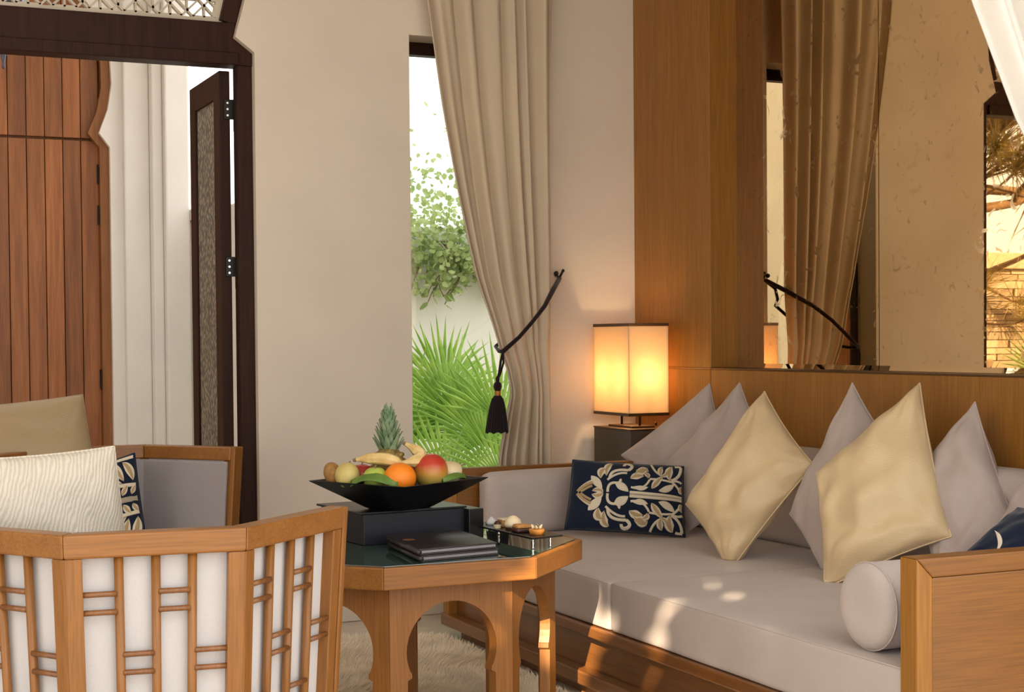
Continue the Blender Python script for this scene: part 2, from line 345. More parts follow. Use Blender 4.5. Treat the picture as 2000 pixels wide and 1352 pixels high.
# arched door frame, transom lattice, lintel, open leaf
df = thing('arched_door_frame', 'dark stained horseshoe arch door frame with pale lattice transom', 'door frame', (0.9, 7.0, 0)); df['kind'] = 'structure'
outer = moor(0.90, 0.965, 0.878, 2.60, 2.665, 3.0, inset=-0.004)
inner_head = arc(0.90, 3.0, 0.862, -17, 197, 30)
jR = MB().hexa([(1.800, 6.95, 0), (1.868, 6.95, 0), (1.868, 7.04, 0), (1.800, 7.04, 0)], [(1.800, 6.95, 2.60), (1.868, 6.95, 2.60), (1.868, 7.04, 2.60), (1.800, 7.04, 2.60)])
obj('jamb', jR, dark_w, df, bevel=0.004)
jL = MB().hexa([(-0.068, 6.95, 0), (0.0, 6.95, 0), (0.0, 7.04, 0), (-0.068, 7.04, 0)], [(-0.068, 6.95, 2.6), (0.0, 6.95, 2.6), (0.0, 7.04, 2.6), (-0.068, 7.04, 2.6)])
obj('jamb', jL, dark_w, df, bevel=0.004)
sh = [(-0.068, 2.545), (1.868, 2.545), (1.868, 2.602), (1.78, 2.668), (1.79, 2.734), (0.01, 2.734), (0.02, 2.668), (-0.068, 2.602)]
obj('lintel', MB().prism(sh, XZ(6.94), XZ(7.05)), dark_w, df, bevel=0.004)
obj('lintel_moulding', MB().box(0.0, 1.80, 6.925, 6.941, 2.545, 2.60), dark_w, df, bevel=0.004)
hd = arc(0.90, 3.0, 0.937, -17, 197, 30)
obj('arch_frame', MB().prism(hd+list(reversed(inner_head)), XZ(6.95), XZ(7.04)), dark_w, df)
# lattice
lat_m = plain('lattice_paint', (0.60, 0.54, 0.44), 0.7, var=0.06, vs=6)
lt = MB(); cx0, cz0, R = 0.90, 3.0, 0.865; P = 0.152; LZ = 2.740
def bar(p, q, wd=0.0095, y0=6.985, y1=7.010):
    p, q = Vector(p), Vector(q); ts = [t/160 for t in range(161) if (p.lerp(q, t/160)-Vector((cx0, cz0))).length < R and p.lerp(q, t/160).y > LZ]
    if len(ts) < 2: return
    p, q = p.lerp(q, ts[0]), p.lerp(q, ts[-1]); d = (q-p).normalized(); nn = Vector((-d.y, d.x))*wd/2; c = [p+nn, p-nn, q-nn, q+nn]
    lt.hexa([(v.x, y0, v.y) for v in c], [(v.x, y1, v.y) for v in c])
for k in range(-15, 16):
    for e in (-0.16, 0.16):
        c = (k+0.5+e)*P
        bar((cx0+c-2, LZ+0.02+2), (cx0+c+2, LZ+0.02-2)); bar((cx0+c-2, LZ+0.02-2), (cx0+c+2, LZ+0.02+2))
for i in range(-14, 15):
    for j in range(-2, 16):
        if (i+j) % 2 == 0:
            x, z = cx0+i*P/2, LZ+0.02+j*P/2; h = 0.34*P
            bar((x, z-h), (x, z+h)); bar((x-h, z), (x+h, z))
rimp = [(a, b) for a, b in arc(cx0, cz0, R, -16.5, 196.5, 40)]; rimi = [(a, b) for a, b in arc(cx0, cz0, R-0.035, -16.5, 196.5, 40)]
lt.prism(rimp+list(reversed(rimi)), XZ(6.983), XZ(7.012)); lt.box(0.06, 1.74, 6.983, 7.012, 2.735, 2.757)
lo = obj('lattice', lt, lat_m, df); lo['kind'] = 'stuff'
# open leaf
dl = thing('door_leaf', 'narrow dark door leaf with woven screen panel standing open', 'door', (1.76, 7.03, 0)); dl['kind'] = 'structure'
X0, X1, Y0, Y1, ZT = 1.737, 1.787, 7.045, 7.64, 2.535
obj('stile', MB().box(X0, X1, Y0, Y0+0.11, 0.03, ZT), dark_w, dl, bevel=0.004)
obj('stile', MB().box(X0, X1, Y1-0.11, Y1, 0.03, ZT), dark_w, dl, bevel=0.004)
obj('rail', MB().box(X0, X1, Y0+0.11, Y1-0.11, ZT-0.12, ZT), dark_w, dl, bevel=0.004)
obj('rail', MB().box(X0, X1, Y0+0.11, Y1-0.11, 0.03, 0.25), dark_w, dl, bevel=0.004)
obj('screen_panel', MB().box(X0+0.012, X1-0.018, Y0+0.11, Y1-0.11, 0.25, ZT-0.12), screen_m, dl)
for z in (2.36, 1.645, 0.6):
    hg = obj('hinge', MB().box(X1-0.03, X1+0.022, Y0-0.012, Y0+0.0, z-0.045, z+0.045), blackmet, dl, bevel=0.002)
    for dz in (-0.028, 0, 0.028):
        obj('screw', MB().lathe([(0.006, 0), (0.005, 0.003)], (X1-0.015, Y0-0.012, z+dz), (0, -1, 0), 10), chrome, hg)
    obj('hinge_knuckle', MB().lathe([(0.008, -0.07), (0.008, 0.07)], (X1+0.018, Y0-0.016, z-0.03), (0, 0, 1), 10), blackmet, hg)

# sofa wall: panelling with the recessed mirror
YR = 6.181
pn = struct('wall_panelling', MB().box(XP, XM+0.012, YR, YW, 1.164, CEIL), amber, 'amber veneered wall panel between corner and mirror', 'panelling', bevel=0.003)
hb = thing('headboard_panelling', 'amber veneer headboard panelling running behind the daybed', 'panelling', (3.87, 5, 0)); hb['kind'] = 'structure'
for y0, y1 in ((2.3, 3.9), (3.902, 6.179), (6.183, YW)):
    obj('panel', MB().box(XP, XM+0.012, y0, y1, 0.0, 1.158), amber, hb, bevel=0.003)
obj('ledge_strip', MB().box(XP-0.003, XM+0.01, 2.3, YR, 1.158, 1.164), bronze, hb)
obj('ledge_strip', MB().box(XP-0.003, XP+0.02, YR, YW, 1.1575, 1.1645), amber_y, hb)
mi = thing('wall_mirror', 'large bronze tinted antique mirror above the headboard panelling', 'mirror', (XM, 4.2, 1.164))
for y0, y1 in ((2.4, 5.130), (5.134, YR)):
    p = obj('mirror_pane', MB().box(XM, XM+0.01, y0, y1, 1.185, CEIL), mirror_m, mi)
    obj('bevelled_edge', MB().hexa([(XM-0.004, y0, 1.165), (XM+0.01, y0, 1.165), (XM+0.01, y1, 1.165), (XM-0.004, y1, 1.165)],
        [(XM, y0, 1.185), (XM+0.01, y0, 1.185), (XM+0.01, y1, 1.185), (XM, y1, 1.185)]), mirror_m, p)

# ------------------------------------------------------------------ courtyard beyond the door
gw = [(1.80, 0), (6.8, 0)]
gx0, gx1 = 0.20, 1.727
GATE = moor(0.963, 0.764, 0.70, 2.50, 2.585, 2.93)
cw = MB().prism([(-0.5, 0), (2.05, 0), (2.05, 3.75), (-0.5, 3.75)], XZ(9.76), XZ(10.0), [[(a, max(b, 0.002)) for a, b in GATE]])
struct('courtyard_wall', cw, ext_plaster, 'white courtyard wall around the arched wooden gate', 'wall')
for i, (a, b, y) in enumerate(((1.80, 1.955, 9.70), (1.955, 2.02, 9.62), (2.02, 2.17, 9.56))):
    struct('pilaster', MB().box(a, b, y, 9.99, 0, 3.75), ext_plaster, 'white stepped pilaster beside the wooden gate, %s of three' % ('innermost', 'middle', 'outermost')[i], 'pilaster', bevel=0.012)
struct('garden_wall', MB().box(2.17, 8.5, 9.60, 9.85, 0, 2.05), ext_plaster, 'white rendered garden wall behind the fan palm', 'wall', bevel=0.01)
struct('partition_wall', MB().box(2.20, 2.34, 8.5, 9.60, 0, 2.08), ext_plaster, 'white partition wall between the courtyard passage and the palm garden', 'wall', bevel=0.01)
struct('garden_pier', MB().box(2.19, 2.35, 7.95, 8.5, 0, 3.1), ext_plaster, 'tall white pier at the end of the partition wall', 'pier', bevel=0.01)
struct('wall_coping', MB().box(2.17, 2.46, 9.52, 9.9, 2.05, 2.12), ext_plaster, 'white coping block on the garden wall by the pilaster', 'coping', bevel=0.006)
struct('sun_block_wall', MB().box(-1.4, -1.2, YB, 9.8, 0, 4.7), ext_plaster, 'unseen white wall added beside the passage to block sun and sky', 'wall')  # added out of view to hold sun and sky light off the gate
struct('shading_roof', MB().box(-1.4, 2.05, 8.6, 10.0, 3.75, 3.9), ext_plaster, 'unseen white roof slab added over the passage to dim the gate', 'roof')  # unseen slab added to cut sky light on the gate wall
gt = thing('wooden_gate', 'reddish brown plank gate in a horseshoe arch across the courtyard', 'gate', (0.963, 9.85, 0))
def gate_half(z): # half width of the arched opening at height z
    if z <= 2.50: return 0.764
    if z <= 2.585: return 0.764-(z-2.50)/0.085*0.064
    return max(0.0, math.sqrt(max(0, 0.70**2+0.345**2-(z-2.93)**2)))
bw = 0.107; x = gx1-0.055; k = 0
while x > gx0+0.06:
    xa = max(x-bw+0.004, gx0+0.06); xm = (x+xa)/2
    obj('plank', MB().box(xa, x, 9.855, 9.895, 0.04, 2.545), gate_w[k % 4 if k % 3 else 0], gt, bevel=0.004)
    rr = math.hypot(0.70, 0.345); zt = 2.93+math.sqrt(max(0.0, rr*rr-(max(abs(xa-0.963), abs(x-0.963)))**2))
    obj('plank', MB().box(xa, x, 9.85, 9.89, 2.56, zt), gate_w[(k+1) % 4], gt, bevel=0.003)
    x -= bw; k += 1
obj('backing_board', MB().prism([(a, max(b, 0.02)) for a, b in moor(0.963, 0.764, 0.70, 2.50, 2.585, 2.93, inset=0.02)], XZ(9.9), XZ(9.93)), gate_fr, gt)
go = moor(0.963, 0.764, 0.70, 2.50, 2.585, 2.93); gi = moor(0.963, 0.764, 0.70, 2.50, 2.585, 2.93, inset=0.055)
ring = MB(); n = len(go)
gi = [(a, b) for a, b in gi]
for i in list(range(1, n)) :
    j = (i+1) % n
    if i == n-1: j = 0
    if {i, j} == {0, 1}: continue
    ring.hexa([(go[i][0], 9.80, go[i][1]), (go[j][0], 9.80, go[j][1]), (gi[j][0], 9.80, gi[j][1]), (gi[i][0], 9.80, gi[i][1])],
              [(go[i][0], 9.90, go[i][1]), (go[j][0], 9.90, go[j][1]), (gi[j][0], 9.90, gi[j][1]), (gi[i][0], 9.90, gi[i][1])])
obj('arch_frame', ring, gate_fr, gt)
for z in (2.34, 2.09, 1.08):
    obj('hinge', MB().lathe([(0.011, -0.06), (0.011, 0.06)], (gx1-0.056, 9.842, z), (0, 0, 1), 10), blackmet, gt)
# hanging lantern whose finial dips into view
ln = thing('hanging_lantern', 'blue grey metal lantern finial hanging in the courtyard passage', 'lantern', (0.86, 8.0, 2.5))
lan_m = plain('lantern_metal', (0.10, 0.11, 0.17), 0.3, 0.6, var=0.3, vs=40)
lx, ly = 0.932, 8.2
obj('finial', MB().lathe([(0.002, 0), (0.010, 0.012), (0.006, 0.03), (0.013, 0.06), (0.017, 0.085), (0.010, 0.105), (0.014, 0.115), (0.034, 0.16), (0.038, 0.19), (0.02, 0.21)], (lx, ly, 2.675), seg=20), lan_m, ln, smooth=True)
obj('body', MB().lathe([(0.02, 0.0), (0.10, 0.06), (0.13, 0.16), (0.12, 0.30), (0.06, 0.38), (0.02, 0.42)], (lx, ly, 2.88), seg=8), lan_m, ln)
obj('chain', MB().tube([(lx, ly, 3.28), (lx, ly, 3.75)], 0.006), lan_m, ln)

# ------------------------------------------------------------------ daybed
FX = 2.55; SEAT = 0.447; Y_N, Y_F = 3.237, 6.40
bed = thing('daybed', 'long built-in daybed with amber wood ends and taupe linen seat', 'daybed', (3.1, 4.8, 0))
pl = obj('plinth', MB().box(FX+0.045, XP-0.002, Y_N-0.06, Y_F-0.1, 0, 0.055), base_w, bed)
obj('front_panel', MB().box(FX+0.045, FX+0.07, Y_N, Y_F-0.06, 0.05, 0.25), base_w, bed)
obj('bottom_rail', MB().box(FX-0.012, FX+0.045, Y_N, Y_F+0.0, 0.05, 0.102), base_w, bed, bevel=0.006)
obj('top_rail', MB().box(FX, FX+0.07, Y_N, Y_F-0.06, 0.228, 0.272), base_w, bed, bevel=0.008, seg=3)
obj('deck', MB().box(FX+0.07, XP-0.002, Y_N, Y_F-0.06, 0.2, 0.262), base_w, bed)
def end_board(y0, y1, face):   # framed end panel: mitred stiles and rails around an inset field
    Z0, Z1 = 0.05, 0.738; w_ = 0.05; x0, x1 = FX, XP-0.004; g = 0.0006
    A = [(x0, Z0), (x1, Z0), (x1, Z1), (x0, Z1)]; B_ = [(x0+w_, Z0+w_), (x1-w_, Z0+w_), (x1-w_, Z1-w_), (x0+w_, Z1-w_)]
    for i in range(4):
        j = (i+1) % 4
        obj('end_rail' if i % 2 == 0 else 'end_stile', MB().prism([A[i], A[j], B_[j], B_[i]], XZ(y0), XZ(y1)), amber_x if i % 2 == 0 else amber, bed, bevel=0.004)
    obj('end_field', MB().box(x0+w_+g, x1-w_-g, y0+0.003, y1-0.003, Z0+w_+g, Z1-w_-g), amber_x, bed, bevel=0.004)
end_board(Y_N-0.068, Y_N, -1); end_board(Y_F-0.055, Y_F, 1)
YJ = 4.852
def seat_cushion(name, y0, y1, label):
    o = obj(name, rbox(FX+0.012, XP-0.012, y0, y1, 0.273, SEAT, 0.014, 0.006, 18, 0.004), sofa_f, None, smooth=True)
    tag(o, label, 'seat cushion', 'seat cushions of the daybed')
    pts = [(FX+0.0115, y0+0.014, SEAT-0.012), (FX+0.0115, y1-0.014, SEAT-0.012)]
    for z in (SEAT-0.004, 0.283):
        obj('seam_piping', MB().tube([(FX+0.0155, y0+0.012+(y1-y0-0.024)*i/30, z+0.004*noise.noise((FX, y0+(y1-y0)*i/30, SEAT)) if z > 0.4 else z) for i in range(31)], 0.0028, 6), sofa_f, o, smooth=True)
    return o
seat_cushion('seat_cushion', YJ+0.002, Y_F-0.057, 'taupe linen seat cushion carrying the navy pillow by the lamp end')
seat_cushion('seat_cushion', Y_N+0.002, YJ-0.002, 'taupe linen seat cushion carrying the round bolster')
# upholstered end and back cushions
o = obj('end_cushion', rbox(FX+0.14, XP-0.2, Y_F-0.185, Y_F-0.057, SEAT+0.002, 0.716, 0.045, 0.012, 14), sofa_f, smooth=True)
tag(o, 'taupe linen back cushion along the wooden end below the window', 'cushion')
for i, (y0, y1) in enumerate(((3.30, 4.82), (4.825, 6.2))):
    o = obj('back_cushion', rbox(XP-0.155, XP-0.004, y0, y1, SEAT+0.002, 0.845, 0.045, 0.006, 14), sofa_f, smooth=True)
    tag(o, ('taupe linen back cushion behind the rightmost gold pillow', 'taupe linen back cushion behind the navy pillow by the lamp')[i] if 0 else
        ('taupe linen back cushion against the headboard at the bolster end', 'taupe linen back cushion against the headboard at the lamp end')[i], 'cushion', 'headboard cushions')
bo = thing('bolster', 'round taupe linen bolster lying against the framed end board', 'bolster', (3.0, 3.36, SEAT))
br = 0.119; bc = (2.60, 3.456, SEAT+br+0.004)
prof = [(0.001, 0.0), (0.06, -0.006), (0.095, -0.003), (0.112, 0.006), (br, 0.022), (br, 0.9), (0.11, 0.92), (0.05, 0.93)]
obj('body', MB().lathe(prof, bc, (1, 0, 0), 48), sofa_f, bo, smooth=True)
obj('seam_piping', MB().tube([(bc[0]+0.020, bc[1]+(br+0.0005)*math.cos(a*math.pi/24), bc[2]+(br+0.0005)*math.sin(a*math.pi/24)) for a in range(49)], 0.0022, 6, False), sofa_f, bo, smooth=True)

# ------------------------------------------------------------------ pillows
LEAN = 0.6
def pillow_fn(Q, thick, pinch=0.05, wr=0.006, seed=0, sag=0.0, pw=0.42, squash=0.0):
    Q = [Vector(q) for q in Q]; TL, TR, BR, BL = Q
    if squash: BL = BL+(BL-TR).normalized()*squash   # the lowest corner is pressed flat on the seat
    nrm = (TR-TL+BR-BL).cross(TL-BL+TR-BR).normalized()
    if nrm.dot(Vector((0, 0, 1.3))-sum(Q, Vector())/4) < 0: nrm = -nrm
    def fn(u, v, side, off=0.0):   # u,v in -1..1, v up
        uu = u*(1-pinch*(1-v*v)*abs(u)); vv = v*(1-pinch*(1-u*u)*abs(v))
        s, t = (uu+1)/2, (vv+1)/2
        p = (BL*(1-s)+BR*s)*(1-t)+(TL*(1-s)+TR*s)*t
        e = max(0.0, (1-u*u))*max(0.0, (1-v*v)); prof = e**pw
        k = thick/2*prof*(1-sag*v)
        q = Vector((u*2.2+seed, v*2.2, side*3.1+seed*0.7))
        wv = wr*noise.noise(q*1.1)*2.0*min(1, prof*3)
        # gathered creases running in from the corners
        cr = 0
        for cu in (-1, 1):
            for cv in (-1, 1):
                d = math.hypot(u-cu, v-cv)
                if d < 0.75: cr += math.sin(math.atan2(v-cv, u-cu)*14+seed)*(0.75-d)*d
        wv += wr*1.6*cr*min(1, prof*2.5)
        # folds where the weight slumps towards the lowest edge
        low = max(0.0, 0.35-0.5*v-0.5*u*LEAN)
        wv += wr*0.8*low*math.sin(9*v+5*u*LEAN+3.0*noise.noise(Vector((u*1.6, v*1.6, seed)))+seed)*min(1, prof*2)
        p = p+nrm*side*(k+wv+off)
        if squash:
            lim = SEAT+0.007+0.004*math.sin(6*u+4*v)
            if p.z < lim: p = Vector((p.x, p.y, lim-(lim-p.z)*0.04))
        return p
    return fn, nrm
def pillow(name, label, Q, thick, mat, group=None, n=44, **kw):
    fn, nrm = pillow_fn(Q, thick, **kw)
    m = MB()
    g = [math.copysign(1-(1-abs(2*i/(n-1)-1))**1.5, 2*i/(n-1)-1) for i in range(n)]
    m.grid(lambda a, b: fn(g[round(a*(n-1))], g[round(b*(n-1))], 1), n, n)
    m.grid(lambda a, b: fn(g[round(a*(n-1))], g[round(b*(n-1))], -1), n, n)
    o = obj(name, m, mat, None, smooth=True)
    b = bmesh.new(); b.from_mesh(o.data); bmesh.ops.remove_doubles(b, verts=b.verts, dist=0.0004); bmesh.ops.recalc_face_normals(b, faces=b.faces); b.to_mesh(o.data); b.free()
    for p in o.data.polygons: p.use_smooth = True
    tag(o, label, 'pillow', group)
    edge = [(g[i], -1) for i in range(n)]+[(1, g[i]) for i in range(1, n)]+[(g[i], 1) for i in range(n-2, -1, -1)]+[(-1, g[i]) for i in range(n-2, -1, -1)]
    obj('piping', MB().tube([fn(u, v, 1) for u, v in edge], 0.0032, 6, False), mat, o, smooth=True)
    return o, fn
GG = 'grey linen scatter pillows along the headboard'
pillow('scatter_pillow', 'grey linen pillow closest to the lamp', [(3.462, 6.426, 0.760), (3.726, 6.074, 1.095), (3.76, 5.93, 0.72), (3.60, 6.12, 0.50)], 0.13, pil_f, GG, wr=0.010, seed=1)
pillow('scatter_pillow', 'grey linen pillow between the lamp-side pillow and the diamond-tilted gold pillow', [(3.475, 6.06, 0.727), (3.675, 5.745, 1.108), (3.675, 5.445, 0.75), (3.475, 5.84, 0.468)], 0.13, pil_f, GG, wr=0.010, seed=2)
pillow('scatter_pillow', 'grey linen pillow between the two gold pillows', [(3.391, 4.957, 0.633), (3.588, 4.831, 1.129), (3.594, 4.558, 0.873), (3.399, 4.723, 0.455)], 0.16, pil_f, GG, wr=0.010, seed=3, squash=0.05)
pillow('scatter_pillow', 'grey linen pillow behind the taller gold pillow, beside the plain navy one', [(3.556, 4.465, 0.775), (3.702, 4.287, 1.072), (3.623, 3.991, 0.667), (3.467, 4.175, 0.455)], 0.16, pil_f, GG, wr=0.010, seed=4)
pillow('scatter_pillow', 'grey linen pillow at the bolster end behind the plain navy one', [(3.527, 3.961, 0.70), (3.713, 3.888, 1.076), (3.675, 3.559, 0.769), (3.521, 3.644, 0.455)], 0.16, pil_f, GG, wr=0.010, seed=5)
pillow('gold_pillow', 'gold satin pillow tilted as a diamond beside the embroidered navy pillow', [(3.193, 5.389, 0.64), (3.466, 5.238, 1.088), (3.473, 4.915, 0.819), (3.225, 5.10, 0.462)], 0.21, gold_f, 'gold satin pillows', seed=6, wr=0.013, squash=0.06)
pillow('gold_pillow', 'taller gold satin pillow with pointed ear behind the bolster', [(3.304, 4.660, 0.815), (3.588, 4.441, 1.136), (3.492, 4.161, 0.63), (3.225, 4.48, 0.462)], 0.21, gold_f, 'gold satin pillows', seed=9, wr=0.013, squash=0.04)
# embroidery helpers: strips and leaves laid on the pillow face
def strip(fn, pts, wd, mb, off=0.003, asp=1.0):
    vs = []; n = len(pts)
    for i, p in enumerate(pts):
        a = pts[max(i-1, 0)]; b = pts[min(i+1, n-1)]; d = Vector((b[0]-a[0], (b[1]-a[1])/asp)); d = d.normalized() if d.length else Vector((1, 0))
        w_ = wd[i] if isinstance(wd, list) else wd
        for s_, o_ in ((-1, 0.0), (-0.6, 1.0), (0.6, 1.0), (1, 0.0)):
            u = p[0]-d.y*w_*s_; v = p[1]+d.x*w_*s_*asp
            u = max(-0.985, min(0.985, u)); v = max(-0.985, min(0.985, v))
            vs.append(fn(u, v, 1, 0.0008+off*o_))
    mb.add(vs, [(i*4+k, i*4+k+1, (i+1)*4+k+1, (i+1)*4+k) for i in range(n-1) for k in range(3)])
def bez(p0, p1, p2, n=12):
    return [((1-t)**2*p0[0]+2*t*(1-t)*p1[0]+t*t*p2[0], (1-t)**2*p0[1]+2*t*(1-t)*p1[1]+t*t*p2[1]) for t in [i/n for i in range(n+1)]]
def leafpath(n): return [0.006+math.sin(math.pi*min(1, max(0, i/n)))**0.8 for i in range(n+1)]
def embroider(fn, parent, motif, asp):
    cm, tm = MB(), MB()
    for kind, pts, wd in motif:
        for sg in (1, -1):
            q = [(u, v*sg) for u, v in pts]
            c = bez(*q) if len(q) == 3 else q
            if kind == 'line': strip(fn, c, wd*1.2, cm, 0.003, asp)
            elif kind == 'tan': strip(fn, c, wd, tm, 0.0035, asp)
            else:   # leaf: cream outline with tan heart
                lp = leafpath(len(c)-1); wd *= 1.15
                strip(fn, c, [wd*x for x in lp], cm, 0.0025, asp)
                if kind == 'leaf': strip(fn, c, [wd*0.55*x for x in lp], tm, 0.0045, asp)
    obj('embroidery_cream', cm, cream_t, parent)['kind'] = 'stuff'; obj('embroidery_tan', tm, tan_t, parent)['kind'] = 'stuff'
MOTIF = [
    ('line', [(0.06, 0.05), (0.5, 0.055), (0.97, 0.04)], 0.022), ('line', [(0.06, 0.0), (0.5, 0.0), (0.97, 0.0)], 0.018),
    ('tan', [(-0.86, 0.03), (-0.72, 0.26), (-0.60, 0.30)], 0.030), ('tan', [(-0.80, 0.02), (-0.68, 0.16), (-0.60, 0.20)], 0.022), ('line', [(-0.84, 0.10), (-0.72, 0.30), (-0.58, 0.38)], 0.012),
    ('cleaf', [(-0.64, 0.50), (-0.54, 0.34), (-0.42, 0.12)], 0.060), ('leaf', [(-0.60, 0.05), (-0.46, 0.14), (-0.40, 0.0)], 0.045),
    ('leaf', [(-0.46, 0.42), (-0.50, 0.70), (-0.38, 0.72)], 0.062), ('leaf', [(-0.36, 0.50), (-0.40, 0.86), (-0.26, 0.90)], 0.055),
    ('line', [(-0.30, 0.44), (-0.30, 0.76), (0.02, 0.72)], 0.022), ('line', [(-0.34, 0.38), (-0.16, 0.66), (0.0, 0.62)], 0.018),
    ('line', [(0.02, 0.72), (0.14, 0.86), (0.02, 0.94)], 0.024), ('line', [(0.02, 0.94), (-0.06, 0.96), (-0.06, 0.84)], 0.022),
    ('line', [(-0.32, 0.02), (-0.34, 0.34), (-0.16, 0.30)], 0.020), ('line', [(-0.16, 0.30), (-0.08, 0.36), (-0.12, 0.42)], 0.02),
    ('cleaf', [(-0.20, 0.28), (-0.10, 0.26), (0.04, 0.06)], 0.062),
    ('leaf', [(0.06, 0.46), (0.16, 0.60), (0.30, 0.56)], 0.058), ('leaf', [(0.16, 0.76), (0.24, 0.60), (0.36, 0.84)], 0.058), ('leaf', [(0.14, 0.60), (0.28, 0.92), (0.38, 0.70)], 0.044), ('leaf', [(0.28, 0.66), (0.40, 0.62), (0.36, 0.50)], 0.04),
    ('line', [(0.08, 0.20), (0.30, 0.10), (0.40, 0.46)], 0.017), ('cleaf', [(0.12, 0.22), (0.24, 0.16), (0.38, 0.24)], 0.04),
    ('line', [(0.42, 0.98), (0.48, 0.70), (0.62, 0.62)], 0.017), ('leaf', [(0.44, 0.20), (0.50, 0.38), (0.64, 0.62)], 0.050), ('leaf', [(0.60, 0.60), (0.56, 0.80), (0.62, 0.92)], 0.044), ('leaf', [(0.60, 0.60), (0.72, 0.64), (0.70, 0.80)], 0.036),
    ('line', [(0.40, 0.48), (0.58, 0.52), (0.78, 0.46)], 0.017), ('cleaf', [(0.56, 0.16), (0.72, 0.20), (0.84, 0.40)], 0.050), ('line', [(0.78, 0.48), (0.90, 0.36), (0.96, 0.16)], 0.018),
    ('leaf', [(0.76, 0.50), (0.70, 0.80), (0.80, 0.94)], 0.062), ('line', [(0.78, 0.50), (0.96, 0.62), (0.95, 0.94)], 0.022), ('line', [(0.84, 0.94), (0.90, 0.98), (0.95, 0.94)], 0.020), ('line', [(0.80, 0.48), (0.90, 0.54), (0.97, 0.46)], 0.018),
    ('leaf', [(0.97, 0.14), (0.90, 0.22), (0.97, 0.38)], 0.026)]
np_, fnp = pillow('navy_pillow', 'navy oblong pillow with cream floral embroidery on the daybed', [(3.04, 6.088, 0.776), (3.452, 5.844, 0.747), (3.399, 5.746, 0.458), (2.958, 6.007, 0.488)], 0.13, navy_fm, seed=11, wr=0.003, pinch=0.02)
embroider(fnp, np_, MOTIF, 1.58)
np2, fnp2 = pillow('navy_pillow', 'plain side of navy pillow slumped behind the framed end board', [(3.22, 3.785, 0.63), (3.401, 3.745, 0.769), (3.50, 3.52, 0.76), (3.25, 3.62, 0.60)], 0.09, navy_fm, seed=12, wr=0.004)
e2 = MB(); strip(fnp2, bez((-0.9, -0.3), (-0.5, -0.2), (-0.2, 0.55)), [0.055*x for x in leafpath(12)], e2); strip(fnp2, bez((-0.98, -0.8), (-0.8, -0.1), (-0.97, 0.5)), 0.05, e2)
obj('embroidery_cream', e2, cream_t, np2)

# ------------------------------------------------------------------ lamp and its pedestal
pd = thing('lamp_pedestal', 'low taupe leather block behind the daybed end under the lamp', 'pedestal', (3.66, 6.65, 0))
px0, px1, py0, py1 = 3.527, 3.760, 6.46, 6.83
obj('body', MB().box(px0, px1, py0, py1, 0.0, 0.868), taupe, pd, bevel=0.004)
obj('top_plate', MB().box(px0-0.002, px1+0.002, py0-0.002, py1+0.002, 0.868, 0.876), bronze, pd, bevel=0.002)
lp = thing('table_lamp', 'lit rectangular parchment table lamp with bronze bands in the corner', 'lamp', (3.635, 6.65, 0.876))
sx0, sx1, sy0, sy1, sz0, sz1 = 3.527, 3.742, 6.47, 6.826, 0.938, 1.373
obj('base', MB().box(3.575, 3.70, 6.53, 6.77, 0.876, 0.886), bronze, lp, bevel=0.002)
for y in (6.56, 6.74): obj('stem', MB().tube([(3.6345, y, 0.88), (3.6345, y, 1.08)], 0.006, 12), blackmet, lp, smooth=True)
sh = MB()
for a in ((sx0, sx0+0.003, sy0, sy1), (sx1-0.003, sx1, sy0, sy1), (sx0+0.003, sx1-0.003, sy0, sy0+0.003), (sx0+0.003, sx1-0.003, sy1-0.003, sy1)): sh.box(*a, sz0, sz1)
so = obj('shade', sh, shade_m, lp)
for z0, z1 in ((sz0-0.002, sz0+0.012), (sz1-0.012, sz1+0.002)):
    tb = MB(); e = 0.002
    for a in ((sx0-e, sx0+0.004, sy0-e, sy1+e), (sx1-0.004, sx1+e, sy0-e, sy1+e), (sx0+0.004, sx1-0.004, sy0-e, sy0+0.004), (sx0+0.004, sx1-0.004, sy1-0.004, sy1+e)): tb.box(*a, z0, z1)
    obj('trim_band', tb, bronze, so)
obj('pull_knob', MB().lathe([(0.002, 0), (0.006, 0.004), (0.006, 0.014), (0.002, 0.018)], (3.70, 6.52, 0.886), seg=10), blackmet, lp)
for y in (6.56, 6.74):
    b_ = obj('bulb', MB().lathe([(0.008, 0), (0.012, 0.02), (0.024, 0.045), (0.024, 0.062), (0.012, 0.08), (0.002, 0.084)], (3.6345, y, 1.01), seg=16), bulb_m, lp, smooth=True)
    L = bpy.data.objects.new('bulb_light', bpy.data.lights.new('bulb_light', 'POINT')); COL.objects.link(L)
    L.data.energy = 1.25; L.data.color = (1.0, 0.70, 0.42); L.data.shadow_soft_size = 0.03; L.location = (3.6345, y, 1.13)

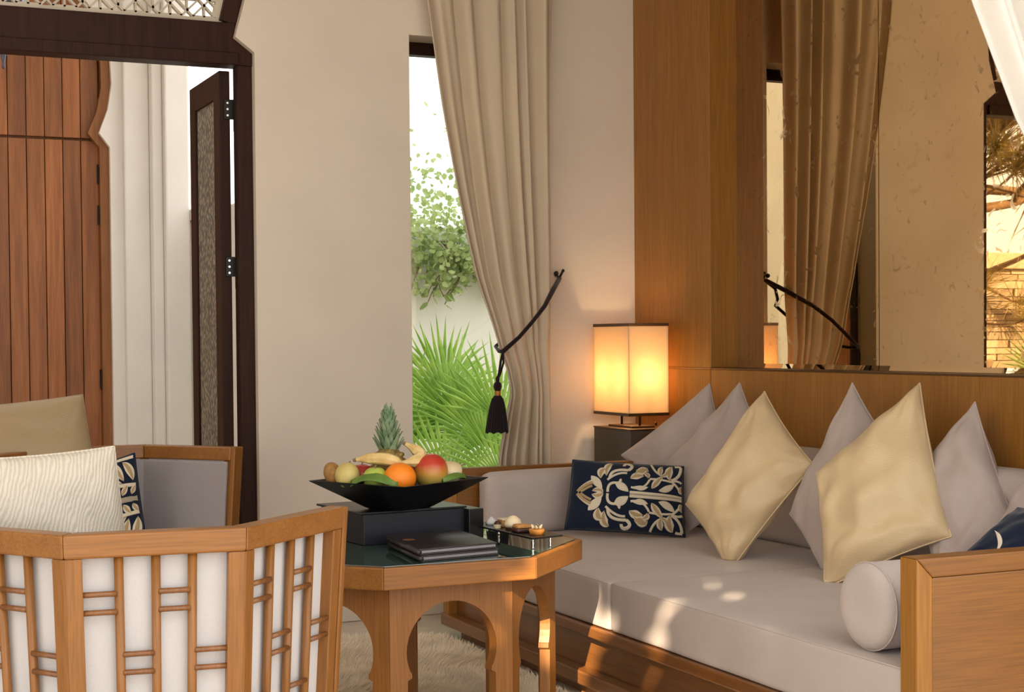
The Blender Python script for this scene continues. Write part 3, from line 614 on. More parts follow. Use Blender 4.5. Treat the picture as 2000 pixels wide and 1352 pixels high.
# ------------------------------------------------------------------ window curtain, tieback, tassel
def interp(tab, t):
    for (a, va), (b, vb) in zip(tab, tab[1:]):
        if t <= b: return va+(vb-va)*(t-a)/(b-a)
    return tab[-1][1]
ZL = [(0.03, 2.955), (0.74, 2.975), (1.05, 3.035), (1.19, 3.0), (1.24, 2.975), (1.36, 2.945), (1.60, 2.875), (2.0, 2.79), (2.4, 2.715), (2.93, 2.632), (4.1, 2.50)]
ZR = [(0.03, 3.265), (0.7, 3.273), (1.24, 3.262), (1.5, 3.275), (2.93, 3.292), (4.1, 3.30)]
def curtain_pt(s, t):
    z = 0.03+t*(4.08-0.03); xl, xr = interp(ZL, z), interp(ZR, z)
    g = s+0.012*math.sin(9*s+z*1.3)
    g = max(0.0, g)**(1.0+0.15*math.sin(z))
    x = xl+(xr-xl)*g
    tight = min(1.0, abs(z-1.24)/0.5+0.25)
    amp = 0.027*tight
    w1 = s+0.035*math.sin(7.3*s+0.8)+0.02*math.sin(17*s+z*0.35)
    fold = math.sin(2*math.pi*6.5*w1+0.7*math.sin(z*0.8)+0.4)+0.30*math.sin(2*math.pi*13.6*w1+z*0.9)*(0.4+0.6*math.sin(5*s+1.0)**2)+0.35*math.sin(2*math.pi*3.1*s+z*0.6)
    y = 6.765-amp*fold - 0.05*math.exp(-((z-1.24)/0.25)**2)*(1-s)
    return (x+0.010*math.sin(z*2.2+s*11)*(0.3+tight*0.3), y, z)
ct = obj('window_curtain', MB().grid(curtain_pt, 220, 90), curt_f, smooth=True, solid=0.004)
tag(ct, 'cream linen curtain drawn aside at the window with a cord', 'curtain')
hm = obj('edge_hem', MB().tube([tuple(Vector(curtain_pt(0.0, i/89))+Vector((-0.0005, 0, 0))) for i in range(90)], 0.004, 6), curt_f, ct, smooth=True)
tbk = thing('curtain_tieback', 'dark rope tieback with a black tassel holding the cream curtain', 'tieback', (3.372, 6.86, 1.6))
rope = [(3.350, 6.84, 1.598), (3.272, 6.755, 1.536), (3.18, 6.655, 1.458), (3.10, 6.615, 1.387), (3.022, 6.60, 1.313), (2.942, 6.605, 1.248)]
obj('rope', MB().tube(rope, [0.011, 0.0125, 0.0105, 0.0095, 0.0095, 0.011], 10), cord_m, tbk, smooth=True)
obj('rope_return', MB().tube([(2.942, 6.605, 1.248), (2.955, 6.68, 1.248), (2.99, 6.80, 1.27), (3.15, 6.86, 1.37), (3.27, 6.875, 1.47), (3.285, 6.83, 1.50), (3.31, 6.815, 1.555), (3.352, 6.85, 1.60)], 0.0085, 8), cord_m, tbk, smooth=True)
hk = obj('wall_hook', MB().tube([(3.357, 6.90, 1.615), (3.357, 6.85, 1.605), (3.362, 6.83, 1.63)], 0.006, 8), blackmet, tbk, smooth=True)
for c, r in (((3.335, 6.845, 1.622), 0.012), ((3.365, 6.83, 1.635), 0.008)):
    obj('hook_knob', MB().lathe([(0.001, -r)]+[(r*math.cos(a), r*math.sin(a)) for a in (-0.9, -0.4, 0, 0.4, 0.9)]+[(0.001, r)], c, seg=14), blackmet, hk, smooth=True)
tx, ty = 2.945, 6.63
obj('loop', MB().tube([(2.942, 6.605, 1.25), (2.932, 6.61, 1.20), (2.928, 6.62, 1.15), (2.926, 6.63, 1.12)], 0.006, 8), cord_m, tbk, smooth=True)
obj('loop', MB().tube([(2.942, 6.605, 1.245), (2.946, 6.61, 1.195), (2.936, 6.62, 1.15), (2.926, 6.63, 1.12)], 0.005, 8), cord_m, tbk, smooth=True)
tx = 2.918
tp = [(0.004, 0.262), (0.010, 0.25), (0.008, 0.235), (0.017, 0.228), (0.020, 0.213), (0.016, 0.198), (0.013, 0.192)]
obj('tassel_head', MB().lathe([(r, h) for r, h in reversed(tp)], (tx+0.006, ty, 0.873), seg=20), cord_m, tbk, smooth=True)
obj('tassel_ring', MB().lathe([(0.0135, 0.168), (0.0145, 0.172), (0.0145, 0.19), (0.0135, 0.193)], (tx+0.006, ty, 0.873), seg=20), brass, tbk, smooth=True)
sk = MB()
def skirt(a, b):
    an = 2*math.pi*a; h = 0.17*(1-b)+0.0*b; r = interp([(0, 0.016), (0.06, 0.025), (0.3, 0.036), (0.7, 0.046), (1.0, 0.052)], b)*(1+0.05*math.sin(an*22)); r *= (1 if b < 1 else 1)
    return (tx+0.006-0.006*b+r*math.cos(an), ty+r*math.sin(an), 0.873+h+(0.004*math.sin(an*9) if b == 1 else 0))
sk.grid(skirt, 133, 12); sk.lathe([(0.001, 0.002), (0.046, 0.002), (0.016, 0.165), (0.001, 0.166)], (tx+0.002, ty, 0.873), seg=24)
obj('tassel_skirt', sk, tass_m, tbk, smooth=True)

# white drape beside the camera-side end of the sofa wall
def drape_pt(s, t):
    z = 1.15+t*2.95; u = (z-1.15)/2.95
    xl = interp([(1.15, 3.63), (1.45, 3.36), (1.894, 3.060), (2.22, 2.895), (2.6, 2.74), (3.2, 2.60), (4.1, 2.48)], z)
    xr = interp([(1.15, 3.78), (2.0, 3.75), (4.1, 3.76)], z)
    x = xl+(xr-xl)*s; a = 0.012+0.04*u
    return (x, 3.4-a*(math.sin(2*math.pi*7*s+0.5*z)+0.4*math.sin(2*math.pi*15*s+z)), z)
dr = obj('white_drape', MB().grid(drape_pt, 150, 60), drape_f, smooth=True, solid=0.004)
tag(dr, 'bright white drape swept aside in front of the mirror', 'curtain')

# ------------------------------------------------------------------ octagonal table
TC = Vector((1.762, 4.832)); TZ = 0.638
tb = thing('octagonal_table', 'octagonal wooden tea table with arched side panels and glass top', 'table', (TC.x, TC.y, 0))
def octa(ap, c=TC, k=0.4142):
    s = ap*k; return [(c.x+a, c.y+b) for a, b in ((-s, -ap), (s, -ap), (ap, -s), (ap, s), (s, ap), (-s, ap), (-ap, s), (-ap, -s))]
APT = 0.562; KT = 0.435
oo, oi = octa(APT, k=KT), octa(APT-0.022, k=KT)
for i in range(8):
    j = (i+1) % 8; a = MB().hexa([(*oo[i], TZ-0.062), (*oo[j], TZ-0.062), (*oi[j], TZ-0.062), (*oi[i], TZ-0.062)], [(*oo[i], TZ+0.004), (*oo[j], TZ+0.004), (*oi[j], TZ+0.004), (*oi[i], TZ+0.004)])
    obj('edge_rail', a, table_wx, tb, bevel=0.004)
og = octa(APT-0.030, k=KT)
obj('under_top', MB().prism(octa(APT-0.0225, k=KT), lambda a, b: (a, b, TZ-0.05), lambda a, b: (a, b, TZ-0.003)), table_w, tb)
obj('glass_top', MB().prism(octa(APT-0.0225, k=KT), lambda a, b: (a, b, TZ-0.002), lambda a, b: (a, b, TZ+0.006)), top_glass, tb, bevel=0.001)
APB = 0.482; ob = octa(APB); TH = 0.032
hw = APB*0.4142
def panel_profile(hw):
    r = 0.146; zc = 0.372; wd = 0.143
    head = arc(0, zc, r, -24, 204, 28)
    right = [(wd, 0.0), (wd, 0.288), (wd-0.014, 0.296), (wd-0.013, zc+r*math.sin(math.radians(-24))-0.002)]
    left = [(-a, b) for a, b in reversed(right)]
    return [(-hw, 0), (-hw, TZ-0.062), (hw, TZ-0.062), (hw, 0)]+right+head+left
for i in range(8):
    a, b = Vector(ob[i]), Vector(ob[(i+1) % 8]); m = (a+b)/2; d = (b-a).normalized(); nn = (TC-m).normalized(); L2 = (b-a).length/2
    p = panel_profile(L2-0.0005)
    def f0(u, z, m=m, d=d): q = m+d*u; return (q.x, q.y, z)
    def f1(u, z, m=m, d=d, nn=nn): q = m+d*u*(1-TH*0.4142/L2)+nn*TH; return (q.x, q.y, z)
    obj('arched_panel', MB().prism(p, f0, f1), table_w, tb)
# ------------------------------------------------------------------ things on the table
GT = TZ+0.006
st = thing('bowl_stand', 'low blue black box stand under the fruit bowl', 'stand', (1.8, 4.95, GT))
def rotbox(mb, c, hx, hy, ang, z0, z1, ty=0.0):
    ca, sa = math.cos(ang), math.sin(ang)
    q = [(c[0]+x*ca-y*sa, c[1]+x*sa+y*ca) for x, y in ((-hx, -hy), (hx, -hy), (hx, hy), (-hx, hy))]
    t = [(c[0]+(x*ca-y*sa)*(1-ty), c[1]+(x*sa+y*ca)*(1-ty)) for x, y in ((-hx, -hy), (hx, -hy), (hx, hy), (-hx, hy))]
    return mb.hexa([(*p, z0) for p in q], [(*p, z1) for p in t])
ang = math.radians(6)
bxc = (1.626+0.185*math.cos(ang)-0.17*math.sin(ang), 4.761+0.185*math.sin(ang)+0.17*math.cos(ang))
obj('box', rotbox(MB(), bxc, 0.185, 0.17, ang, GT, GT+0.100), stand_m, st, bevel=0.003)
obj('drawer_end', rotbox(MB(), (bxc[0]+0.214, bxc[1]-0.02), 0.028, 0.16, ang, GT+0.002, GT+0.098), black_w, st, bevel=0.003)
obj('lid', rotbox(MB(), (bxc[0]-0.005, bxc[1]), 0.195, 0.176, ang, GT+0.100, GT+0.107), black_w, st, bevel=0.002)
BZ = GT+0.107; BC = (1.776, 4.835); RZ = 0.846
bl = thing('fruit_bowl', 'wide square black lacquer bowl with flared sides holding fruit', 'bowl', (*BC, BZ))
ba = math.radians(-16.9+45)
def ring4(h, z): return [(BC[0]+h*math.cos(ba+math.pi/4+k*math.pi/2+math.pi), BC[1]+h*math.sin(ba+math.pi/4+k*math.pi/2+math.pi), z) for k in range(4)]
mb = MB(); rings = [ring4(0.10, BZ), ring4(0.115, BZ+0.006), ring4(0.297, RZ), ring4(0.292, RZ+0.002), ring4(0.11, BZ+0.016)]
vs = [v for r_ in rings for v in r_]
mb.add(vs, [(3, 2, 1, 0)]+[(i*4+k, i*4+(k+1) % 4, (i+1)*4+(k+1) % 4, (i+1)*4+k) for i in range(4) for k in range(4)]+[(16, 17, 18, 19)])
obj('body', mb, black_w, bl, bevel=0.0015)
def fruit_mat(name, stops, rough=0.4, vs=10, bmp=0.05, axis=None, coat=0.1):
    m, nt, b = new_mat(name)
    n = N(nt, 'ShaderNodeTexNoise', Scale=1.0, Detail=4.0); nt.links.new(coords(nt, (vs,)*3), n.inputs['Vector'])
    fac = n.outputs['Fac']
    if axis:
        tc = N(nt, 'ShaderNodeTexCoord'); sp = N(nt, 'ShaderNodeSeparateXYZ'); nt.links.new(tc.outputs['Generated'], sp.inputs[0])
        ma = N(nt, 'ShaderNodeMath', operation='MULTIPLY_ADD'); ma.inputs[1].default_value = 0.5
        nt.links.new(fac, ma.inputs[0]); sub = N(nt, 'ShaderNodeMath', operation='SUBTRACT'); sub.inputs[1].default_value = 0.25
        nt.links.new(sp.outputs[axis], ma.inputs[2]); nt.links.new(ma.outputs[0], sub.inputs[0]); fac = sub.outputs[0]
    nt.links.new(ramp(nt, fac, stops), b.inputs['Base Color']); b.inputs['Roughness'].default_value = rough; b.inputs['Coat Weight'].default_value = coat
    n2 = N(nt, 'ShaderNodeTexNoise', Scale=260.0); bump(nt, b, n2.outputs['Fac'], bmp, 0.002); return m
def fruit(name, label, c, r, sz, mat, tilt=(0, 0), dent=0.0, pear=0.0, stem=None, seg=28, group='fruit in the black bowl'):
    prof = []
    for i in range(19):
        a = -math.pi/2+math.pi*i/18; rr = r*math.cos(a); h = r*sz*math.sin(a)
        if dent: h -= dent*r*math.exp(-(rr/(0.25*r))**2)*math.copysign(1, h)
        if pear: rr *= 1-pear*max(0, math.sin(a))
        prof.append((max(rr, 0.0004), h))
    ax = Vector((math.sin(tilt[0])*math.cos(tilt[1]), math.sin(tilt[0])*math.sin(tilt[1]), math.cos(tilt[0])))
    o = obj(name, MB().lathe(prof, c, ax, seg), mat, smooth=True); tag(o, label, 'fruit', group)
    if stem:
        top = Vector(c)+ax*(prof[-1][1]); obj('stem', MB().tube([top-ax*0.004, top+ax*stem, top+ax*stem*1.5+Vector((0.003, 0, 0))], [0.0025, 0.002, 0.003], 6), stem_m, o)
    return o
# positions are in the bowl; RZ is the rim height
FZ = RZ+0.012
m_orange = fruit_mat('orange_peel', [(0.3, (0.85, 0.20, 0.005)), (0.7, (0.95, 0.27, 0.01))], 0.42, 8, 0.35)
m_kiwi = fruit_mat('kiwi_skin', [(0.3, (0.26, 0.12, 0.03)), (0.7, (0.40, 0.21, 0.06))], 0.8, 60, 0.5)
m_guava = fruit_mat('guava_skin', [(0.3, (0.50, 0.40, 0.12)), (0.7, (0.66, 0.55, 0.22))], 0.5, 14, 0.3)
m_green = fruit_mat('green_apple_skin', [(0.3, (0.30, 0.42, 0.05)), (0.7, (0.50, 0.58, 0.12))], 0.3, 12)
m_mango = fruit_mat('mango_skin', [(0.15, (0.42, 0.36, 0.09)), (0.45, (0.50, 0.25, 0.04)), (0.72, (0.45, 0.04, 0.02))], 0.35, 9, 0.05, 'Z')
m_red = fruit_mat('red_apple_skin', [(0.3, (0.36, 0.02, 0.02)), (0.7, (0.50, 0.06, 0.03))], 0.28, 14)
m_pear = fruit_mat('pear_skin', [(0.3, (0.60, 0.48, 0.27)), (0.7, (0.74, 0.63, 0.40))], 0.5, 14)
m_ban = fruit_mat('banana_skin', [(0.3, (0.55, 0.37, 0.12)), (0.7, (0.74, 0.57, 0.27))], 0.5, 22)
m_leaf = leafmat('fruit_leaf', (0.10, 0.20, 0.03), (0.17, 0.28, 0.055), 0.1, 20)
fruit('orange', 'bright whole orange at the front of the bowl', (1.729, 4.70, FZ+0.004), 0.052, 0.95, m_orange)
fruit('mango', 'red and yellow mango beside the orange', (1.855, 4.75, FZ+0.016), 0.056, 1.05, m_mango, (0.4, 0.5))
fruit('kiwi', 'brown kiwi at the corner of the bowl', (1.556, 4.860, FZ+0.014), 0.029, 1.3, m_kiwi, (0.3, 2.8))
fruit('guava', 'yellow speckled guava next to the kiwi', (1.592, 4.820, FZ+0.010), 0.040, 1.05, m_guava, (0.5, 0.9), stem=0.004)
fruit('green_apple', 'green apple half hidden by leaves', (1.662, 4.745, FZ+0.002), 0.042, 0.92, m_green, dent=0.25, stem=0.01)
fruit('red_apple', 'dark red apple behind the guava', (1.660, 4.87, FZ+0.004), 0.042, 0.9, m_red, dent=0.25, stem=0.01)
fruit('red_apple', 'dark red apple behind the mango', (1.910, 4.84, FZ+0.014), 0.043, 0.92, m_red, dent=0.25, stem=0.01)
fruit('red_apple', 'dark red apple between pineapple and mango', (1.835, 4.83, FZ+0.012), 0.042, 0.92, m_red, dent=0.25, stem=0.01)
fruit('pear', 'cream russet pear at the corner of the bowl past the mango', (1.935, 4.785, FZ+0.005), 0.042, 1.1, m_pear, (1.1, 0.1), pear=0.25, stem=0.01)
def big_leaf(label, base, tipv, wd, cup):
    m = MB(); B_, T = Vector(base), Vector(tipv); d = T-B_; sd = d.cross(Vector((0, 0, 1))).normalized(); up = sd.cross(d).normalized()
    def f(a, b):
        t = b; w_ = wd*math.sin(math.pi*min(1, 0.04+0.96*t))**0.75; s_ = (a-0.5)*2
        return tuple(B_+d*t+sd*w_*s_+up*(cup*math.sin(math.pi*t)-wd*0.35*s_*s_+0.004*math.cos(s_*3)))
    o = obj('leaf', m.grid(f, 9, 14), m_leaf, smooth=True, solid=0.0012); tag(o, label, 'leaf', 'green leaves tucked among the fruit')
    obj('midrib', MB().tube([f(0.5, i/13) for i in range(14)], 0.0015, 5), m_leaf, o, smooth=True); return o
big_leaf('broad green leaf lying over the rim below the guava', (1.590, 4.775, RZ+0.004), (1.705, 4.655, RZ+0.004), 0.036, 0.026)
big_leaf('broad green leaf at the pear end of the bowl', (1.875, 4.70, RZ+0.004), (1.985, 4.765, RZ+0.006), 0.020, 0.012)
def banana(label, pts, rr):
    m = MB(); P_ = bez3(*pts, n=20); n = len(P_)
    rad = [rr*interp([(0, 0.30), (0.08, 0.42), (0.2, 0.85), (0.45, 1.0), (0.8, 0.85), (0.94, 0.42), (1.0, 0.3)], i/(n-1)) for i in range(n)]
    o = obj('banana', m.tube(P_, rad, 7), m_ban, smooth=False, bevel=0.003, seg=2); tag(o, label, 'fruit', 'fruit in the black bowl')
    obj('tip', MB().tube([P_[-1], P_[-1]+(P_[-1]-P_[-2])*0.8], [rad[-1]*1.02, rad[-1]*0.8], 7), stem_m, o); return o
def bez3(p0, p1, p2, n=20):
    p0, p1, p2 = Vector(p0), Vector(p1), Vector(p2)
    return [p0*(1-t)**2+p1*2*t*(1-t)+p2*t*t for t in [i/n for i in range(n+1)]]
banana('banana lying along the near side of the pineapple over the guava', [(1.752, 4.735, FZ+0.040), (1.71, 4.74, FZ+0.076), (1.615, 4.80, FZ+0.060)], 0.022)
banana('banana curving up beside the pineapple above the mango', [(1.752, 4.75, FZ+0.048), (1.885, 4.76, FZ+0.050), (1.790, 4.81, FZ+0.105)], 0.023)
# pineapple
pa = thing('pineapple', 'pineapple standing upright with a grey green crown in the bowl', 'fruit', (1.775, 4.84, RZ-0.05), group='fruit in the black bowl')
m_pine = fruit_mat('pineapple_skin', [(0.3, (0.10, 0.07, 0.02)), (0.7, (0.36, 0.24, 0.06))], 0.6, 50, 0.4)
m_crown = leafmat('pineapple_crown', (0.13, 0.22, 0.12), (0.30, 0.40, 0.24), 0.05, 30)
pcx, pcy = 1.742, 4.84
obj('body', MB().lathe([(0.02, -0.07), (0.050, -0.05), (0.058, 0.0), (0.055, 0.04), (0.042, 0.075), (0.028, 0.09)], (pcx, pcy, FZ), seg=20), m_pine, pa, smooth=True)
ey = MB()
for row in range(6):
    for k in range(12):
        a = 2*math.pi*(k+0.5*(row % 2))/12; z = -0.03+row*0.02; r_ = interp([(-0.05, 0.052), (0.0, 0.059), (0.04, 0.056), (0.075, 0.043)], z)
        c = Vector((pcx+r_*math.cos(a), pcy+r_*math.sin(a), FZ+z)); d = Vector((math.cos(a), math.sin(a), 0.5))
        ey.lathe([(0.010, -0.004), (0.008, 0.003), (0.001, 0.007)], c, d, 6)
obj('eyes', ey, m_pine, pa)
rnd = random.Random(3)
for k in range(78):
    h = (k/77)**0.9; a = k*2.39996; z0 = FZ+0.068+h*0.125; ln_ = 0.062-0.014*h+rnd.uniform(-0.006, 0.006); wd = 0.0140*(1-0.35*h)
    rr = 0.020*(1-0.55*h); out = 0.70*(1-h)+0.12
    d = Vector((math.cos(a), math.sin(a), 0)); sd = Vector((-math.sin(a), math.cos(a), 0)); b0 = Vector((pcx, pcy, z0))+d*rr
    def f(u, t):
        bend = out*ln_*t*(1.15-0.35*t)+ (0.010*t**3*(1-h))
        w_ = wd*(1-t)**0.7; s_ = (u-0.5)*2
        return tuple(b0+d*(bend*0.75-0.003*(1-s_*s_))+Vector((0, 0, 1))*ln_*t*(1-0.15*out*t)+sd*w_*s_)
    obj('crown_leaf', MB().grid(f, 3, 6), m_crown, pa, smooth=True, solid=0.001)
# folders
def folder(label, z, q, group='black leather folders on the table'):
    t = thing('leather_folder', label, 'folder', (q[0][0], q[0][1], z), group=group)
    def lay(z0, z1, ins, mat, nm):
        c = Vector((sum(p[0] for p in q)/4, sum(p[1] for p in q)/4)); qq = [c+(Vector(p)-c)*(1-ins) for p in q]
        return obj(nm, MB().hexa([(*p, z0) for p in qq], [(*p, z1) for p in qq]), mat, t, bevel=0.001)
    lay(z, z+0.0045, 0, leather, 'cover'); lay(z+0.005, z+0.0135, 0.02, paper, 'pages'); tp = lay(z+0.014, z+0.0185, 0, leather, 'cover')
    a, b = Vector(q[0]), Vector(q[3]); d = (b-a)
    obj('spine', MB().tube([(*a, z+0.009), (*b, z+0.009)], 0.0085, 10), leather, t, smooth=True)
    return t, tp
FQ = [(1.655, 4.325), (1.925, 4.366), (1.945, 4.705), (1.690, 4.690)]
folder('lower black leather folder of the pair in front of the stand', GT+0.0005, FQ)
FQ2 = [(a-0.004, b+0.006) for a, b in FQ]
f2, tp2 = folder('upper black leather folder with small gilt emblem', GT+0.0195, FQ2)
em = MB(); ec = (1.705, 4.56)
em.lathe([(0.020, 0), (0.019, 0.0006)], (ec[0], ec[1], GT+0.038), seg=20)
obj('emblem', em, plain('gilt_stamp', (0.30, 0.16, 0.07), 0.4, 0.5), f2)
# pastry tray
tr = thing('pastry_tray', 'narrow black slate tray on turned chrome feet holding pastries', 'tray', (2.09, 4.63, GT))
tq = [(2.055, 4.40), (2.175, 4.43), (2.150, 4.87), (2.03, 4.84)]
tz = GT+0.034
obj('plate', MB().hexa([(*p, tz) for p in tq], [(*p, tz+0.006) for p in tq]), black_w, tr, bevel=0.001)
for p in ((2.075, 4.44), (2.145, 4.46), (2.125, 4.82), (2.055, 4.80)):
    obj('foot', MB().lathe([(0.005, 0), (0.006, 0.003), (0.003, 0.010), (0.0055, 0.018), (0.003, 0.026), (0.006, 0.034)], (*p, GT), seg=12), chrome, tr, smooth=True)
m_cake = plain('sponge', (0.50, 0.24, 0.07), 0.8, var=0.2, vs=80, bmp=0.3); m_choc = plain('chocolate', (0.055, 0.02, 0.012), 0.45, var=0.2, vs=60)
m_cream = plain('cream_icing', (0.80, 0.66, 0.44), 0.5, var=0.06, vs=40); m_caram = plain('caramel', (0.55, 0.22, 0.04), 0.35, var=0.2, vs=60)
pz = tz+0.006; PG = 'pastries on the slate tray'
def pastry(label, c): return thing('pastry', label, 'pastry', (*c, pz), group=PG)
p_ = pastry('caramel tartlet topped with cream petals', (2.105, 4.475)); c = (2.105, 4.475)
obj('base', MB().lathe([(0.022, 0), (0.026, 0.014), (0.024, 0.018)], (*c, pz), seg=18), m_caram, p_, smooth=True)
for k in range(6):
    a = k*math.pi/3; obj('petal', MB().lathe([(0.001, -0.006), (0.006, 0), (0.001, 0.011)], (c[0]+0.013*math.cos(a), c[1]+0.013*math.sin(a), pz+0.023), (math.cos(a)*0.8, math.sin(a)*0.8, 1), 8), m_cream, p_, smooth=True)
obj('berry', MB().lathe([(0.001, -0.006), (0.006, 0), (0.001, 0.006)], (*c, pz+0.026), seg=10), m_choc, p_, smooth=True)
p_ = pastry('dark chocolate oval cake with nut topping', (2.09, 4.555))
obj('base', rbox(2.062, 2.122, 4.53, 4.585, pz, pz+0.014, 0.006, 0, 4), m_choc, p_, smooth=True); obj('topping', rbox(2.066, 2.118, 4.534, 4.582, pz+0.012, pz+0.022, 0.005, 0.004, 4, 0.003), m_cake, p_, smooth=True)
p_ = pastry('tall pale cream puff on dark base', (2.10, 4.635))
obj('base', MB().lathe([(0.024, 0), (0.026, 0.008)], (2.095, 4.635, pz), seg=18), m_choc, p_); obj('cream', MB().lathe([(0.026, 0.008), (0.029, 0.018), (0.024, 0.032), (0.012, 0.042), (0.002, 0.045)], (2.095, 4.635, pz), seg=20), m_cream, p_, smooth=True)
p_ = pastry('golden sponge slice with brown crust', (2.105, 4.715))
obj('base', MB().box(2.085, 2.13, 4.70, 4.745, pz, pz+0.02), m_cake, p_, bevel=0.004); obj('topping', MB().box(2.085, 2.13, 4.70, 4.745, pz+0.0205, pz+0.026), m_cream, p_, bevel=0.003)
p_ = pastry('dark truffle in pale paper cup', (2.075, 4.70)); obj('cup', MB().lathe([(0.011, 0), (0.015, 0.013)], (2.062, 4.685, pz), seg=16), m_cream, p_); obj('truffle', MB().lathe([(0.012, 0.008), (0.013, 0.014), (0.008, 0.022), (0.001, 0.025)], (2.062, 4.685, pz), seg=14), m_choc, p_, smooth=True)
p_ = pastry('small white meringue at the window end of the tray', (2.08, 4.79)); obj('body', MB().lathe([(0.018, 0), (0.02, 0.008), (0.012, 0.018), (0.002, 0.026)], (2.085, 4.79, pz), seg=16), drape_f, p_, smooth=True)

# ------------------------------------------------------------------ tub chairs
RZc = 0.87; SM = 0.415; SS = 0.47; TA = math.radians(49.6)
def make_chair(label, loc, rotz):
    t = thing('tub_chair', label, 'armchair', loc, rotz, 'slatted tub chairs', world=False)
    C0 = Vector((0, 0.36))
    top = [Vector((-SM/2-SS*math.cos(TA), SS*math.sin(TA))), Vector((-SM/2, 0)), Vector((SM/2, 0)), Vector((SM/2+SS*math.cos(TA), SS*math.sin(TA)))]
    def at(p, z): return C0+(p-C0)*(1-0.125*(RZc-z))
    def inset(i, d):   # mitred inward offset of corner i
        ns = []
        for k in (i-1, i):
            if 0 <= k < 3:
                e = (top[k+1]-top[k]).normalized(); ns.append(Vector((-e.y, e.x)))
        if len(ns) == 1: return top[i]+ns[0]*d
        b = (ns[0]+ns[1]).normalized(); return top[i]+b*(d/b.dot(ns[0]))
    for k in range(3):
        SD = SM if k == 1 else SS
        a, b = top[k], top[k+1]; ai, bi = inset(k, 0.058), inset(k+1, 0.058)
        rail = MB().hexa([(*at(p, RZc-0.056), RZc-0.056) for p in (a, b, bi, ai)], [(*p, RZc) for p in (a, b, bi, ai)])
        obj('top_rail', rail, chair_wx, t, bevel=0.006, seg=3)
        e = (b-a).normalized(); nn = Vector((-e.y, e.x))
        def pt(s, dpt, z): q = at(a+e*s+nn*dpt, z); return (q.x, q.y, z)
        def vbar(s0, s1, d0, d1, z0, z1):
            return MB().hexa([pt(s0, d0, z0), pt(s1, d0, z0), pt(s1, d1, z0), pt(s0, d1, z0)], [pt(s0, d0, z1), pt(s1, d0, z1), pt(s1, d1, z1), pt(s0, d1, z1)])
        pw = 0.040
        for s0 in (0.002, SD-pw-0.002):
            obj('post', vbar(s0, s0+pw, 0.004, 0.046, 0.0, RZc-0.056), chair_w, t, bevel=0.003)
        obj('bottom_rail', vbar(pw+0.003, SD-pw-0.003, 0.006, 0.044, 0.10, 0.15), chair_wx, t, bevel=0.003)
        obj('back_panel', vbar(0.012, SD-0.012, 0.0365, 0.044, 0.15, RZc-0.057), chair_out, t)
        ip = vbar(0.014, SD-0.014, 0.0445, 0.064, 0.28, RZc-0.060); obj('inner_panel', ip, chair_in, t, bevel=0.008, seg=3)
        gap = (SD-2*pw)/4
        for g in (1, 2, 3):
            s = pw+gap*g; obj('spindle', MB().tube([pt(s, 0.020, 0.15), pt(s, 0.020, RZc-0.056)], 0.0108, 12), chair_w, t, smooth=True)
        for g in range(4):
            s0, s1 = pw+gap*g+(0.006 if g else -0.004), pw+gap*(g+1)-(0.006 if g < 3 else -0.004)
            for z in ((0.730, 0.688, 0.447, 0.405) if g % 2 == 0 else (0.588, 0.546, 0.305, 0.263)):
                obj('rung', MB().tube([pt(s0, 0.014, z), pt(s1, 0.014, z)], 0.0066, 10), chair_dk, t, smooth=True)
    # end caps at the front of the arms, seat and front legs
    for i, sg in ((0, -1), (3, 1)):
        a = top[i]; b = inset(i, 0.058); e = (top[1]-top[0] if i == 0 else top[3]-top[2]).normalized()*(-1 if i == 0 else 1)
        q = [a+e*0.001, b+e*0.001, b+e*0.022, a+e*0.022]
        obj('arm_end', MB().hexa([(*at(p, 0.0), 0.0) for p in q], [(*p, RZc) for p in q]), chair_w, t, bevel=0.004)
    seat = [inset(0, 0.10), inset(1, 0.10), inset(2, 0.10), inset(3, 0.10), Vector((0.36, 0.62)), Vector((-0.36, 0.62))]
    seat = [at(p, 0.40) for p in seat]
    obj('seat_base', MB().prism([(p.x, p.y) for p in seat], lambda x, y: (x, y, 0.22), lambda x, y: (x, y, 0.30)), chair_wx, t, bevel=0.004)
    obj('seat_cushion', MB().prism([(p.x, p.y) for p in seat], lambda x, y: (x, y, 0.302), lambda x, y: (x*0.985, 0.005+y*0.985, 0.43)), chair_in, t, bevel=0.03, seg=4)
    for sg in (-1, 1): obj('front_leg', MB().box(sg*0.30-0.02, sg*0.30+0.02, 0.54, 0.58, 0, 0.22), chair_w, t, bevel=0.003)
    return t
p1, p2 = Vector((0.519, 3.605)), Vector((0.932, 3.559)); mid = (p1+p2)/2
make_chair('slatted wooden tub chair seen from its spindled back, ivory pillow inside', (mid.x, mid.y, 0), math.atan2(p2.y-p1.y, p2.x-p1.x))
make_chair('slatted wooden tub chair in the doorway showing its upholstered inner arm', (1.328-SM/2, 6.715, 0), math.pi)
pillow('ivory_pillow', 'ivory ribbed satin pillow standing in the nearer tub chair', [(0.27, 4.02, 1.020), (0.716, 4.05, 1.037), (0.800, 4.10, 0.46), (0.36, 4.09, 0.46)], 0.15, white_f, seed=21, wr=0.006, pinch=0.03)
pillow('tan_pillow', 'tan satin pillow leaning back in the doorway tub chair', [(0.48, 6.645, 1.04), (1.049, 6.64, 1.088), (1.112, 6.50, 0.60), (0.535, 6.48, 0.60)], 0.15, tan_f, seed=22, wr=0.006, pinch=0.03)
nf, fnf = pillow('navy_pillow', 'navy embroidered pillow against the inner arm of the doorway tub chair', [(0.930, 6.52, 0.76), (1.212, 6.395, 0.855), (1.238, 6.300, 0.50), (0.950, 6.42, 0.44)], 0.10, navy_fm, seed=23, wr=0.003, pinch=0.02)
